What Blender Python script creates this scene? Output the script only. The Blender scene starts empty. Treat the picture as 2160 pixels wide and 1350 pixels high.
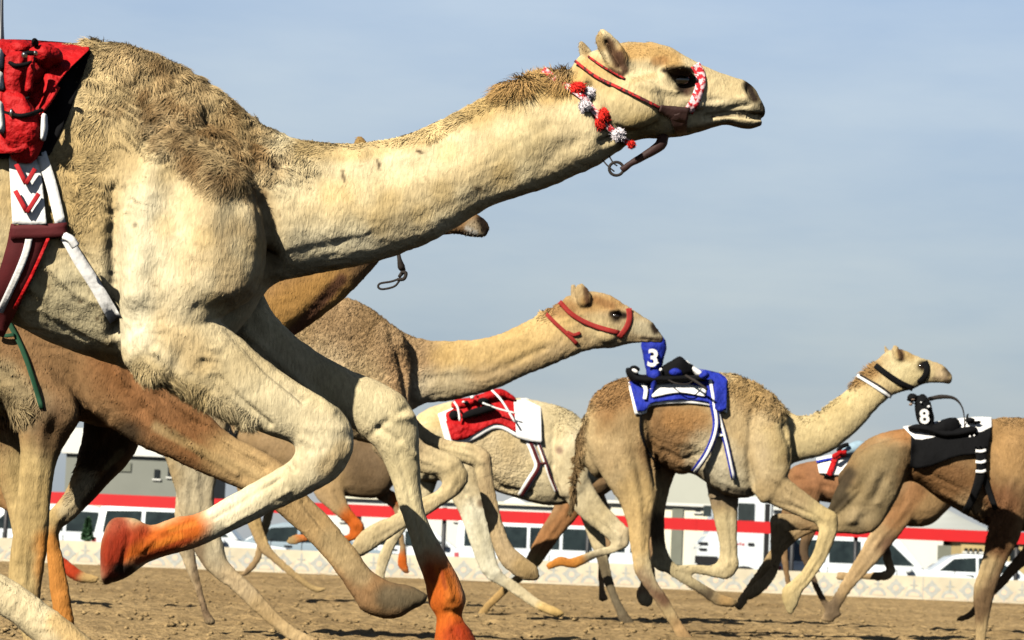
import bpy, bmesh, math, random
import numpy as np
from mathutils import Vector, Matrix
from mathutils.bvhtree import BVHTree

random.seed(7); np.random.seed(7)
scene = bpy.context.scene
COL = scene.collection
R = math.radians

# ------------------------------------------------------------------ camera, sky, sun, exposure
F = 6000.0                      # focal length in photo pixels (2160 wide)
CAMH = 0.55
ROLL = R(2.4)
PITCH = math.atan(495 * math.cos(ROLL) / F)
f_ = Vector((0, math.cos(PITCH), math.sin(PITCH)))
r0 = Vector((1, 0, 0)); u0 = Vector((0, -math.sin(PITCH), math.cos(PITCH)))
r_ = r0 * math.cos(ROLL) + u0 * math.sin(ROLL)
u_ = u0 * math.cos(ROLL) - r0 * math.sin(ROLL)
cam_d = bpy.data.cameras.new('camera'); cam = bpy.data.objects.new('camera', cam_d); COL.objects.link(cam)
cam_d.sensor_width = 36; cam_d.lens = F * 36 / 2160
cam_d.dof.use_dof = True; cam_d.dof.focus_distance = 9.5; cam_d.dof.aperture_fstop = 11
cam_d.clip_start = 0.1; cam_d.clip_end = 5000
M = Matrix((r_, u_, -f_)).transposed().to_4x4(); M.translation = Vector((0, 0, CAMH))
cam.matrix_world = M
scene.camera = cam
scene.cycles.diffuse_bounces = 0

SUN_EL, SUN_AZ = 36, -37         # azimuth: degrees left of the line from the subject back to the camera
sd = Vector((math.sin(R(SUN_AZ)) * math.cos(R(SUN_EL)), -math.cos(R(SUN_AZ)) * math.cos(R(SUN_EL)), math.sin(R(SUN_EL))))
sun_d = bpy.data.lights.new('sun', 'SUN'); sun = bpy.data.objects.new('sun', sun_d); COL.objects.link(sun)
sun_d.energy = 5.0; sun_d.angle = R(0.5); sun_d.color = (1.0, 0.94, 0.80)
sun.rotation_euler = sd.to_track_quat('Z', 'Y').to_euler()

w = bpy.data.worlds.new('World'); scene.world = w; w.use_nodes = True
nt = w.node_tree; nt.nodes.clear()
def N(nt, t, **kw):
    n = nt.nodes.new(t)
    for k, v in kw.items():
        if k.startswith('i_'):
            n.inputs[k[2:].replace('_', ' ')].default_value = v
        else: setattr(n, k, v)
    return n
sky = N(nt, 'ShaderNodeTexSky', sky_type='NISHITA', sun_disc=False)
sky.sun_elevation = R(SUN_EL); sky.sun_rotation = math.atan2(sd.x, sd.y); sky.dust_density = 1.2; sky.air_density = 1.2
out = N(nt, 'ShaderNodeOutputWorld'); bg = N(nt, 'ShaderNodeBackground')
tc = N(nt, 'ShaderNodeTexCoord'); mp = N(nt, 'ShaderNodeMapping')
mp.inputs['Scale'].default_value = (3.0, 3.0, 13.0)
nz = N(nt, 'ShaderNodeTexNoise'); nz.inputs['Scale'].default_value = 1.6; nz.inputs['Detail'].default_value = 7; nz.inputs['Roughness'].default_value = .55
rp = N(nt, 'ShaderNodeValToRGB'); rp.color_ramp.elements[0].position = .38; rp.color_ramp.elements[1].position = .72
rp.color_ramp.elements[0].color = (.0, .0, .0, 1); rp.color_ramp.elements[1].color = (1, 1, 1, 1)
# pale milky veil: bluer high up, greyer low down
sep = N(nt, 'ShaderNodeSeparateXYZ')
grad = N(nt, 'ShaderNodeValToRGB')
grad.color_ramp.elements[0].position = 0.0; grad.color_ramp.elements[0].color = (3.9, 4.25, 4.7, 1)
grad.color_ramp.elements[1].position = 0.07; grad.color_ramp.elements[1].color = (3.7, 4.4, 5.2, 1)
e2 = grad.color_ramp.elements.new(.2); e2.color = (4.1, 5.2, 6.9, 1)
e3 = grad.color_ramp.elements.new(.29); e3.color = (.3, .5, 1.0, 1)
mixa = N(nt, 'ShaderNodeMix', data_type='RGBA'); mixa.inputs[0].default_value = .8
mixb = N(nt, 'ShaderNodeMix', data_type='RGBA', blend_type='MULTIPLY'); 
cl = N(nt, 'ShaderNodeMix', data_type='RGBA'); cl.inputs[6].default_value = (.91, .945, .985, 1); cl.inputs[7].default_value = (1.22, 1.15, 1.06, 1)
L = nt.links.new
L(tc.outputs['Generated'], mp.inputs[0]); L(mp.outputs[0], nz.inputs[0]); L(nz.outputs[0], rp.inputs[0])
L(tc.outputs['Generated'], sep.inputs[0]); L(sep.outputs[2], grad.inputs[0])
L(sky.outputs[0], mixa.inputs[6]); L(grad.outputs[0], mixa.inputs[7])
L(rp.outputs[0], cl.inputs[0]); L(mixa.outputs[2], mixb.inputs[6]); L(cl.outputs[2], mixb.inputs[7]); mixb.inputs[0].default_value = 1
L(mixb.outputs[2], bg.inputs[0]); bg.inputs[1].default_value = 0.0505
L(bg.outputs[0], out.inputs[0])
scene.view_settings.view_transform = 'Standard'; scene.view_settings.look = 'None'
scene.view_settings.exposure = 1.15; scene.view_settings.gamma = 1

# ------------------------------------------------------------------ helpers
def P(x, y, D):
    """world point on the plane Y = D seen at photo pixel x, y"""
    d = f_ + r_ * ((x - 1080) / F) - u_ * ((y - 675) / F)
    return Vector((0, 0, CAMH)) + d * (D / d.y)
_f, _r, _u = [np.array(v) for v in (f_, r_, u_)]
def PN(xy, D):
    xy = np.asarray(xy, float)
    d = _f[None] + np.outer((xy[:, 0] - 1080) / F, _r) - np.outer((xy[:, 1] - 675) / F, _u)
    p = d * (np.asarray(D) / d[:, 1])[:, None] if np.ndim(D) else d * (D / d[:, 1])[:, None]
    p[:, 2] += CAMH
    return p
def PROJ(p):
    q = p - np.array([0, 0, CAMH]); z = q @ _f
    return np.stack([1080 + F * (q @ _r) / z, 675 - F * (q @ _u) / z], 1)

def tag(o, label=None, cat=None, group=None, kind=None):
    if label: o['label'] = label
    if cat: o['category'] = cat
    if group: o['group'] = group
    if kind: o['kind'] = kind
    return o
def empty(name, loc, label, cat, group=None, rz=0):
    o = bpy.data.objects.new(name, None); COL.objects.link(o); o.location = loc; o.rotation_euler.z = rz
    o.empty_display_size = .2
    return tag(o, label, cat, group)
def mesh_obj(name, verts, faces, mats, parent=None, smooth=True, midx=None, world=True, edges=[]):
    me = bpy.data.meshes.new(name)
    v = np.asarray(verts, float).reshape(-1, 3)
    o = bpy.data.objects.new(name, me); COL.objects.link(o)
    if parent is not None:
        o.parent = parent
        if world:
            # vertices are given in world space: bring them into the root's own space
            pl = parent; mw = Matrix()
            while pl is not None:
                mw = (Matrix.Translation(pl.location) @ pl.rotation_euler.to_matrix().to_4x4()) @ mw; pl = pl.parent
            mi = np.array(mw.inverted()); v = v @ mi[:3, :3].T + mi[:3, 3]
    me.from_pydata(v.tolist(), [], [list(map(int, f)) for f in faces])
    for m in (mats if isinstance(mats, (list, tuple)) else [mats]): me.materials.append(m)
    if midx is not None: me.polygons.foreach_set('material_index', np.asarray(midx, np.int32))
    if smooth: me.polygons.foreach_set('use_smooth', np.ones(len(me.polygons), bool))
    me.update()
    return o

def vnoise(p, seed=0):
    """value noise, numpy, in [-1,1]"""
    p = np.asarray(p, float); i = np.floor(p).astype(np.int64); f = p - i; f = f * f * (3 - 2 * f)
    def h(a, b, c):
        n = (a * 374761393 + b * 668265263 + c * 2147483647 + seed * 974634777) & 0xffffffff
        n = ((n ^ (n >> 13)) * 1274126177) & 0xffffffff
        n = (n ^ (n >> 16)) & 0xffff
        return n / 32767.5 - 1
    x, y, z = i.T; fx, fy, fz = f.T
    r = 0
    for dx in (0, 1):
        for dy in (0, 1):
            for dz in (0, 1):
                r = r + h(x + dx, y + dy, z + dz) * (fx if dx else 1 - fx) * (fy if dy else 1 - fy) * (fz if dz else 1 - fz)
    return r
def fbm(p, oct=4, seed=0):
    r = 0; a = 1; t = 0
    for k in range(oct): r = r + a * vnoise(p * 2 ** k, seed + k); t += a; a *= .5
    return r / t

# ------------------------------------------------------------------ materials
def mat(name, col, rough=.7, spec=.3, noise=None, bump=None, metal=0, coat=0, sheen=0):
    """noise=(scale, amount), bump=(scale, strength, distance)"""
    col = tuple(.62 * c for c in col)
    m = bpy.data.materials.new(name); m.use_nodes = True; nt = m.node_tree
    b = nt.nodes['Principled BSDF']; b.inputs['Roughness'].default_value = rough
    b.inputs['Specular IOR Level'].default_value = spec; b.inputs['Metallic'].default_value = metal
    b.inputs['Coat Weight'].default_value = coat
    if sheen: b.inputs['Sheen Weight'].default_value = sheen; b.inputs['Sheen Roughness'].default_value = .5
    b.inputs['Base Color'].default_value = (*col, 1)
    tc = N(nt, 'ShaderNodeTexCoord')
    if noise:
        n = N(nt, 'ShaderNodeTexNoise'); n.inputs['Scale'].default_value = noise[0]; n.inputs['Detail'].default_value = 5
        mx = N(nt, 'ShaderNodeMix', data_type='RGBA'); a = noise[1]
        mx.inputs[6].default_value = (*[c * (1 - a) for c in col], 1); mx.inputs[7].default_value = (*[min(1, c * (1 + a)) for c in col], 1)
        nt.links.new(tc.outputs['Object'], n.inputs[0]); nt.links.new(n.outputs[0], mx.inputs[0]); nt.links.new(mx.outputs[2], b.inputs['Base Color'])
    if bump:
        n = N(nt, 'ShaderNodeTexNoise'); n.inputs['Scale'].default_value = bump[0]; n.inputs['Detail'].default_value = 4
        bp = N(nt, 'ShaderNodeBump'); bp.inputs['Strength'].default_value = bump[1]; bp.inputs['Distance'].default_value = bump[2]
        nt.links.new(tc.outputs['Object'], n.inputs[0]); nt.links.new(n.outputs[0], bp.inputs['Height']); nt.links.new(bp.outputs[0], b.inputs['Normal'])
    return m

def coat_mat(name, fur=False, scale=1.0, curl=0.0):
    """camel coat: colour from the 'coat' attribute, broken up by streaky hair noise"""
    m = bpy.data.materials.new(name); m.use_nodes = True; nt = m.node_tree; L = nt.links.new
    b = nt.nodes['Principled BSDF']; b.inputs['Roughness'].default_value = .8; b.inputs['Specular IOR Level'].default_value = .12
    at = N(nt, 'ShaderNodeAttribute', attribute_name='coat')
    tc = N(nt, 'ShaderNodeTexCoord')
    mp = N(nt, 'ShaderNodeMapping'); mp.inputs['Rotation'].default_value = (0, R(30), 0); mp.inputs['Scale'].default_value = (1.0, 1.0, .35)
    L(tc.outputs['Object'], mp.inputs[0])
    n1 = N(nt, 'ShaderNodeTexNoise'); n1.inputs['Scale'].default_value = 120 / scale; n1.inputs['Detail'].default_value = 5; n1.inputs['Distortion'].default_value = .6
    n2 = N(nt, 'ShaderNodeTexNoise'); n2.inputs['Scale'].default_value = 7 / scale; n2.inputs['Detail'].default_value = 5
    L(mp.outputs[0], n1.inputs[0]); L(tc.outputs['Object'], n2.inputs[0])
    def rng(src, lo, hi, a=.3, c=.7):
        r = N(nt, 'ShaderNodeMapRange'); r.inputs[1].default_value = a; r.inputs[2].default_value = c; r.inputs[3].default_value = lo; r.inputs[4].default_value = hi
        L(src, r.inputs[0]); return r.outputs[0]
    k1 = rng(n1.outputs[0], .82, 1.14); k2 = rng(n2.outputs[0], .86, 1.12)
    mu = N(nt, 'ShaderNodeMath', operation='MULTIPLY'); L(k1, mu.inputs[0]); L(k2, mu.inputs[1])
    vm = N(nt, 'ShaderNodeVectorMath', operation='SCALE'); L(at.outputs['Color'], vm.inputs[0]); L(mu.outputs[0], vm.inputs['Scale'])
    L(vm.outputs[0], b.inputs['Base Color'])
    if fur:
        bn = N(nt, 'ShaderNodeAttribute', attribute_name='bn'); g = N(nt, 'ShaderNodeNewGeometry')
        mx = N(nt, 'ShaderNodeMix', data_type='VECTOR'); mx.inputs[0].default_value = .45
        L(g.outputs['Normal'], mx.inputs[4]); L(bn.outputs['Vector'], mx.inputs[5])
        nn = N(nt, 'ShaderNodeVectorMath', operation='NORMALIZE'); L(mx.outputs[1], nn.inputs[0]); L(nn.outputs[0], b.inputs['Normal'])
        tl = N(nt, 'ShaderNodeBsdfTranslucent'); L(vm.outputs[0], tl.inputs[0]); ms = N(nt, 'ShaderNodeMixShader'); ms.inputs[0].default_value = .2
        L(b.outputs[0], ms.inputs[1]); L(tl.outputs[0], ms.inputs[2]); L(ms.outputs[0], nt.nodes['Material Output'].inputs[0])
    else:
        bp = N(nt, 'ShaderNodeBump'); bp.inputs['Strength'].default_value = .6; bp.inputs['Distance'].default_value = .006 * scale
        L(n1.outputs[0], bp.inputs['Height'])
        last = bp
        if curl:
            v = N(nt, 'ShaderNodeTexVoronoi', feature='SMOOTH_F1'); v.inputs['Scale'].default_value = 52; 
            wn = N(nt, 'ShaderNodeTexNoise'); wn.inputs['Scale'].default_value = 14
            mxv = N(nt, 'ShaderNodeMix', data_type='VECTOR'); mxv.inputs[0].default_value = .12
            L(tc.outputs['Object'], wn.inputs[0]); L(tc.outputs['Object'], mxv.inputs[4]); L(wn.outputs['Color'], mxv.inputs[5]); L(mxv.outputs[1], v.inputs[0])
            b2 = N(nt, 'ShaderNodeBump', invert=True); b2.inputs['Strength'].default_value = .6; b2.inputs['Distance'].default_value = .022
            wl = N(nt, 'ShaderNodeAttribute', attribute_name='wool')
            ml = N(nt, 'ShaderNodeMath', operation='MULTIPLY'); L(v.outputs['Distance'], ml.inputs[0]); L(wl.outputs['Fac'], ml.inputs[1])
            L(ml.outputs[0], b2.inputs['Height']); L(bp.outputs[0], b2.inputs['Normal']); last = b2
        L(last.outputs[0], b.inputs['Normal'])
    return m
COAT_A = coat_mat('camel_coat_near', scale=1.0); COAT = coat_mat('camel_coat', scale=1.6, curl=1); FUR = coat_mat('camel_fur', True)
EYE = mat('eye_dark', (.012, .008, .006), .12, .6)
RED = mat('red_cloth', (.46, .003, .005), .7, .2, noise=(14, .35), bump=(16, .8, .045))
CHEV = mat('red_chevron', (.42, .006, .012), .8)
DRED = mat('dark_red_webbing', (.085, .003, .006), .8, noise=(30, .3), bump=(200, .3, .002))
WHITE = mat('white_webbing', (.95, .93, .92), .8, .15, noise=(7, .24), bump=(45, .5, .006))
BLUE = mat('blue_cloth', (.015, .03, .34), .7, .15, noise=(12, .5), bump=(18, .8, .03))
BLACK = mat('black_cloth', (.004, .004, .005), .85, .1, noise=(10, .3), bump=(20, .5, .015))
HALT = mat('red_halter', (.30, .014, .010), .8, noise=(60, .35), bump=(150, .4, .003))
def speckle(name, c1, c2, sc, th=.5):
    m = mat(name, c1, .85, bump=(120, .5, .004)); nt = m.node_tree; b = nt.nodes['Principled BSDF']
    tc = N(nt, 'ShaderNodeTexCoord'); n = N(nt, 'ShaderNodeTexNoise'); n.inputs['Scale'].default_value = sc; n.inputs['Detail'].default_value = 2
    r = N(nt, 'ShaderNodeValToRGB'); e = r.color_ramp.elements; e[0].position = th - .04; e[0].color = (*c1, 1); e[1].position = th + .04; e[1].color = (*c2, 1)
    nt.links.new(tc.outputs['Object'], n.inputs[0]); nt.links.new(n.outputs[0], r.inputs[0]); nt.links.new(r.outputs[0], b.inputs['Base Color']); return m
PINK = speckle('pink_red_braid', (.40, .012, .02), (.62, .42, .44), 75, .5)
CORDR = speckle('dark_red_cord', (.30, .012, .012), (.05, .008, .01), 90, .52)
LILAC = mat('pale_lilac_wool', (1.1, 1.0, 1.08), .95, noise=(40, .25), bump=(90, .8, .01))
REDW = mat('red_wool', (.95, .025, .015), .95, noise=(40, .3), bump=(90, .8, .01))
CORD = mat('dark_cord', (.02, .014, .012), .8, bump=(120, .4, .003))
LEATH = mat('brown_leather', (.035, .012, .010), .7, noise=(30, .4), bump=(60, .5, .004))
STEEL = mat('steel', (.25, .25, .26), .35, .5, metal=1)
GREEN = mat('green_webbing', (.008, .065, .028), .75, noise=(40, .3))
HOOF = mat('hoof', (.05, .035, .025), .6, noise=(30, .4))

# ------------------------------------------------------------------ lofts and bodies
def catmull(a, n):
    a = np.asarray(a, float); k = len(a)
    if k < 3:
        t = np.linspace(0, 1, n * (k - 1) + 1)[:, None]; return a[0] * (1 - t) + a[-1] * t
    pts = np.vstack([2 * a[0] - a[1], a, 2 * a[-1] - a[-2]]); o = []
    for i in range(1, k):
        p0, p1, p2, p3 = pts[i - 1:i + 3]
        for j in range(n):
            t = j / n
            o.append(.5 * ((2 * p1) + (p2 - p0) * t + (2 * p0 - 5 * p1 + 4 * p2 - p3) * t * t + (3 * p1 - p0 - 3 * p2 + p3) * t ** 3))
    o.append(a[-1]); return np.array(o)

def loft(secs, D, off=0, k=0, n=20, sub=4, ex=2.0, off2=None):
    """secs: (x1,y1,x2,y2,w[,k]) opposite silhouette points in pixels and half thickness in metres"""
    s = np.array([list(q[:5]) + [q[5] if len(q) > 5 else k] for q in secs], float)
    s = catmull(s, sub); m = len(s)
    o = np.linspace(off, off if off2 is None else off2, m)
    a = PN(s[:, 0:2], D + o); b = PN(s[:, 2:4], D + o)
    c = (a + b) / 2; h = (a - b) / 2; W = np.maximum(s[:, 4], .004)
    # rounded caps
    def cap(i, j, t):
        d = c[i] - c[j]; d = d / (np.linalg.norm(d) + 1e-9); r = min(np.linalg.norm(h[i]), W[i]) 
        return c[i] + d * r * t
    cs = [cap(0, 1, .85), cap(0, 1, .5)] + list(c) + [cap(-1, -2, .5), cap(-1, -2, .85)]
    hs = [h[0] * .45, h[0] * .8] + list(h) + [h[-1] * .8, h[-1] * .45]
    ws = [W[0] * .45, W[0] * .8] + list(W) + [W[-1] * .8, W[-1] * .45]
    ks = [s[0, 5]] * 2 + list(s[:, 5]) + [s[-1, 5]] * 2
    th = np.arange(n) / n * 2 * math.pi; cc, ss = np.cos(th), np.sin(th)
    e = 2.0 / ex
    C_, S_ = np.sign(cc) * abs(cc) ** e, np.sign(ss) * abs(ss) ** e
    V = []
    for ci, hi, wi, ki in zip(cs, hs, ws, ks):
        lat = wi * S_ * (1 - ki * (1 + C_) / 2)
        V.append(ci[None] + np.outer(C_, hi) + np.outer(lat, [0, 1, 0]))
    nr = len(V); V = np.vstack(V); Fc = []
    for i in range(nr - 1):
        for j in range(n):
            q = (i * n + j, i * n + (j + 1) % n, (i + 1) * n + (j + 1) % n, (i + 1) * n + j); Fc.append(q)
    Fc.append(tuple(range(n))[::-1]); Fc.append(tuple((nr - 1) * n + j for j in range(n)))
    return V, Fc
def ball(x, y, D, rx, ry, rz, off=0, rot=0):
    """ellipsoid, radii in metres (x along the image, z up, y away)"""
    c = np.array(P(x, y, D + off)); V = []; n, m = 14, 9
    for i in range(1, m):
        a = math.pi * i / m
        for j in range(n):
            b = 2 * math.pi * j / n
            px, pz = rx * math.sin(a) * math.cos(b), rz * math.cos(a)
            ca, sa = math.cos(R(rot)), math.sin(R(rot))
            V.append(c + np.array([px * ca + pz * sa, ry * math.sin(a) * math.sin(b), -px * sa + pz * ca]))
    Fc = [(i * n + j, (i + 1) * n + j, (i + 1) * n + (j + 1) % n, i * n + (j + 1) % n) for i in range(m - 2) for j in range(n)]
    k = len(V); top = c + np.array([rz * math.sin(R(rot)), 0, rz * math.cos(R(rot))]); V += [top, 2 * c - top]
    Fc += [(k, j, (j + 1) % n) for j in range(n)] + [(k + 1, (m - 2) * n + (j + 1) % n, (m - 2) * n + j) for j in range(n)]
    return np.array(V), Fc
def joinp(parts):
    V = []; Fc = []; o = 0
    for v, f in parts:
        V.append(v); Fc += [tuple(i + o for i in q) for q in f]; o += len(v)
    return np.vstack(V), Fc
def fixn(me):
    bm = bmesh.new(); bm.from_mesh(me); bmesh.ops.recalc_face_normals(bm, faces=bm.faces); bm.to_mesh(me); bm.free()

def remesh(parts, voxel):
    """melt the closed lofts into one continuous skin"""
    V, Fc = joinp(parts)
    me = bpy.data.meshes.new('tmp'); me.from_pydata(V.tolist(), [], Fc); fixn(me)
    o = bpy.data.objects.new('tmp', me); COL.objects.link(o)
    m = o.modifiers.new('r', 'REMESH'); m.mode = 'VOXEL'; m.voxel_size = voxel; m.adaptivity = 0
    dg = bpy.context.evaluated_depsgraph_get(); dg.update()
    m2 = bpy.data.meshes.new_from_object(o.evaluated_get(dg))
    bpy.data.objects.remove(o); bpy.data.meshes.remove(me)
    nv = len(m2.vertices); co = np.empty(nv * 3); m2.vertices.foreach_get('co', co); co = co.reshape(-1, 3)
    ed = np.empty(len(m2.edges) * 2, np.int64); m2.edges.foreach_get('vertices', ed); ed = ed.reshape(-1, 2)
    return m2, co, ed
def smooth_v(co, ed, it, lam=.5, wt=None):
    nv = len(co); a, b = ed.T
    deg = np.bincount(a, minlength=nv) + np.bincount(b, minlength=nv); deg = np.maximum(deg, 1)
    for _ in range(it):
        s = np.stack([np.bincount(a, co[b, i], nv) + np.bincount(b, co[a, i], nv) for i in range(3)], 1) / deg[:, None]
        l = lam if wt is None else (lam * wt)[:, None]
        co = co + (s - co) * l
    return co
def normals(me, co):
    me.vertices.foreach_set('co', co.ravel()); me.update()
    n = np.empty(len(co) * 3); me.vertex_normals.foreach_get('vector', n); return n.reshape(-1, 3)
def segdist(q, pts):
    """distance from the points q to a polyline, in pixels, with the parameter along it"""
    pts = np.asarray(pts, float); best = np.full(len(q), 1e9); par = np.zeros(len(q))
    if len(pts) == 1: return np.hypot(*(q - pts[0]).T), par
    for i in range(len(pts) - 1):
        a, b = pts[i], pts[i + 1]; ab = b - a; t = np.clip(((q - a) @ ab) / (ab @ ab), 0, 1)
        d = np.hypot(*(q - a - t[:, None] * ab).T); m = d < best; best[m] = d[m]; par[m] = (i + t[m]) / (len(pts) - 1)
    return best, par

lsc, lpt = [], []
def camel_body(D, parts, voxel, sculpt, paint, base, root, mats, iters=6, fur=None, ragged=1.0, seed=1, wool=None, detail=.35, name='body', crease=(.0012, [])):
    me, co, ed = remesh(parts, voxel); s = F / D; sculpt = list(sculpt) + lsc; paint = lpt + list(paint)
    co = smooth_v(co, ed, iters)
    n = normals(me, co); px = PROJ(co); brk = np.clip(.75 + 1.1 * fbm(co * 6, 3, seed + 40), .1, 1.5)
    # muscles, folds and hollows
    for pts, rad, h in sculpt:
        d, _ = segdist(px, pts); g = np.exp(-(d / rad) ** 2)
        side = np.clip(abs(n[:, 1]) * 1.4, 0, 1)
        co = co + n * (g * h / s * side * brk)[:, None]
    n = normals(me, co)
    nz = fbm(co * 9, 4, seed) ; nz2 = fbm(co * np.array([38, 38, 20]), 3, seed + 5)
    wmask = np.zeros(len(co))
    if wool:
        for pts, rad, k in wool:
            d, _ = segdist(px, pts); wmask = np.maximum(wmask, k * np.exp(-(d / rad) ** 4))
    # wavy creases where the coat is loose: strong on wool, faint on the legs
    rf = 15 * min(1, .0085 / voxel); wp = fbm(co * 5, 2, seed + 60)
    rd = 1 - 2.2 * abs(vnoise(np.stack([co[:, 0] * rf + 2 * wp, co[:, 1] * rf, co[:, 2] * rf * 2.2 + 5 * wp], 1), seed + 61))
    rd += .5 * (1 - 2.2 * abs(vnoise(np.stack([co[:, 0] * rf * 1.9 - 2 * wp, co[:, 1] * rf * 1.9, co[:, 2] * rf * 3.2 + 7 * wp], 1), seed + 62)))
    ck = np.full(len(co), crease[0])
    for pts, rad, k in crease[1]:
        d, _ = segdist(px, pts); g = np.clip(1.5 - d / rad, 0, 1); ck = ck * (1 - g) + k * g
    co = co + n * (rd * ck)[:, None]
    co = co + n * ((nz * .006 + nz2 * .0022) * detail * 2.2 + wmask * .006 * (fbm(co * 45, 2, seed + 9)))[:, None]
    n = normals(me, co); px = PROJ(co)
    # coat colour: patches with ragged edges
    colr = np.tile(np.array(base, float), (len(co), 1))
    rag = fbm(co * 11, 4, seed + 3); rag2 = fbm(co * 30, 3, seed + 4)
    for pts, rad, c, k in paint:
        d, _ = segdist(px, pts); d = d * (1 + .28 * rag * ragged + .18 * rag2 * ragged)
        g = np.clip(1.35 - d / rad, 0, 1); g = g * g * (3 - 2 * g) * k
        colr = colr * (1 - g[:, None]) + np.array(c)[None] * g[:, None]
    mo = fbm(co * np.array([5, 5, 3.2]), 4, seed + 50)[:, None]; mo2 = fbm(co * 19, 3, seed + 51)[:, None]
    colr = colr * (1 + mo * np.array([.20, .24, .34]) + mo2 * np.array([.09, .10, .12]))
    colr = .72 * np.clip(colr, 0, 1) ** np.array([1.12, 1.12, 1.14]); colr *= (1 + .10 * rag2)[:, None]
    tris = []
    nf = len(me.polygons); ls = np.empty(nf * 4, np.int64) if all_quads(me) else None
    fv = np.empty(nf * 4, np.int64); me.polygons.foreach_get('vertices', fv) if ls is not None else None
    quads = fv.reshape(-1, 4)
    loc = np.array(root.location)
    V = [co - loc]; Cc = [colr]; BN = [n]; WL = [wmask]; Q = quads; T = np.empty((0, 3), np.int64)
    if fur:
        rs = np.random.RandomState(seed)
        p0, p1, p2, p3 = [co[quads[:, i]] for i in range(4)]
        area = np.linalg.norm(np.cross(p2 - p0, p3 - p1), axis=1) * .5
        cen = (p0 + p2) / 2; cpx = PROJ(cen)
        length = np.full(nf, fur['len']); dens = np.full(nf, 1.0); lift = np.full(nf, fur.get('lift', .25)); shag = np.zeros(nf)
        dirx = np.full(nf, fur['dir'][0]); dirz = np.full(nf, fur['dir'][1]); wid = np.full(nf, 1.0)
        for pts, rad, ln, dn, lf, dr in fur['zones']:
            d, _ = segdist(cpx, pts); g = np.clip(1.4 - d / rad * (1 + .2 * fbm(cen * 12, 2, 77)), 0, 1)
            length = length * (1 - g) + ln * g; dens = dens * (1 - g) + dn * g; lift = lift * (1 - g) + lf * g
            if ln > .02: shag = np.maximum(shag, g)
            if dr: dirx = dirx * (1 - g) + dr[0] * g; dirz = dirz * (1 - g) + dr[1] * g
        vis = (cpx[:, 0] > -60) & (cpx[:, 0] < 2220) & (cpx[:, 1] < 1400)
        far = np.where(n[quads[:, 0], 1] > .35, .25, 1.0)
        pr = area * dens * vis * far; pr /= pr.sum()
        K = fur['n']; fi = rs.choice(nf, K, p=pr)
        u, v = rs.rand(K, 1), rs.rand(K, 1)
        rt = (p0[fi] * (1 - u) + p1[fi] * u) * (1 - v) + (p3[fi] * (1 - u) + p2[fi] * u) * v
        vi = quads[fi, rs.randint(0, 4, K)]; nn = n[vi]; cc = colr[vi]
        fl = np.stack([dirx[fi], np.zeros(K), dirz[fi]], 1)
        cf = fur.get('curl', .5)
        fl += cf * np.stack([vnoise(rt * 17, 11), vnoise(rt * 17, 12), vnoise(rt * 17, 13)], 1) * (0.35 + 2.3 * shag[fi])[:, None] + .18 * rs.randn(K, 3)
        fl -= nn * (fl * nn).sum(1, keepdims=True); fl /= np.linalg.norm(fl, axis=1, keepdims=True) + 1e-9
        ln = length[fi] * (.55 + .8 * rs.rand(K)); lf = lift[fi][:, None] * (.5 + rs.rand(K, 1))
        sidev = np.cross(fl, nn); tw = rs.randn(K, 1) * .5; sidev = sidev + nn * tw; sidev /= np.linalg.norm(sidev, axis=1, keepdims=True)
        bend = fl * 1 + nn * lf; tipd = fl * (1.0) + nn * lf * .25 + np.array([0, 0, -.35]) * shag[fi][:, None] + .25 * sidev * rs.randn(K, 1)
        wd = (fur['w'] * (.6 + .8 * rs.rand(K)) * (1 + .7 * shag[fi]))[:, None]
        a = rt - nn * .003; b = a + bend * ln[:, None] * .5; c = b + tipd * ln[:, None] * .5
        sv = np.stack([a - sidev * wd, a + sidev * wd, b + sidev * wd * .8, b - sidev * wd * .8, c], 1).reshape(-1, 3)
        k0 = len(co) + np.arange(K) * 5
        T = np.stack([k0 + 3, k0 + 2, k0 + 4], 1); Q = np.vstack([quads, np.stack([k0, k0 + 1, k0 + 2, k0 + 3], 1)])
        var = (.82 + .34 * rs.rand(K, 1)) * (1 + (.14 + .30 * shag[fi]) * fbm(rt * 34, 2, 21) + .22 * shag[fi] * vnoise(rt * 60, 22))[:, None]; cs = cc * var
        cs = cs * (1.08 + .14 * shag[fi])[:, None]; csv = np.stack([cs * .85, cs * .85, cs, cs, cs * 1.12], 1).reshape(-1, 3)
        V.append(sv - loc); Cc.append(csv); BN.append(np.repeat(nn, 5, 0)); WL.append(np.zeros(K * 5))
    V = np.vstack(V); Cc = np.clip(np.vstack(Cc), 0, 1); BN = np.vstack(BN); WL = np.concatenate(WL)
    out = bpy.data.meshes.new(name)
    nq, ntq = len(Q), len(T)
    out.vertices.add(len(V)); out.vertices.foreach_set('co', V.ravel())
    out.loops.add(nq * 4 + ntq * 3); out.loops.foreach_set('vertex_index', np.concatenate([Q.ravel(), T.ravel()]).astype(np.int32))
    out.polygons.add(nq + ntq)
    st = np.concatenate([np.arange(nq) * 4, nq * 4 + np.arange(ntq) * 3]).astype(np.int32); out.polygons.foreach_set('loop_start', st)
    mi = np.zeros(nq + ntq, np.int32); mi[nf:] = 1
    for m in mats: out.materials.append(m)
    out.polygons.foreach_set('material_index', mi); out.polygons.foreach_set('use_smooth', np.ones(nq + ntq, bool))
    out.update(calc_edges=True)
    ca = out.attributes.new('coat', 'FLOAT_COLOR', 'POINT'); ca.data.foreach_set('color', np.hstack([Cc, np.ones((len(Cc), 1))]).ravel())
    ba = out.attributes.new('bn', 'FLOAT_VECTOR', 'POINT'); ba.data.foreach_set('vector', BN.ravel())
    wa = out.attributes.new('wool', 'FLOAT', 'POINT'); wa.data.foreach_set('value', WL)
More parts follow.
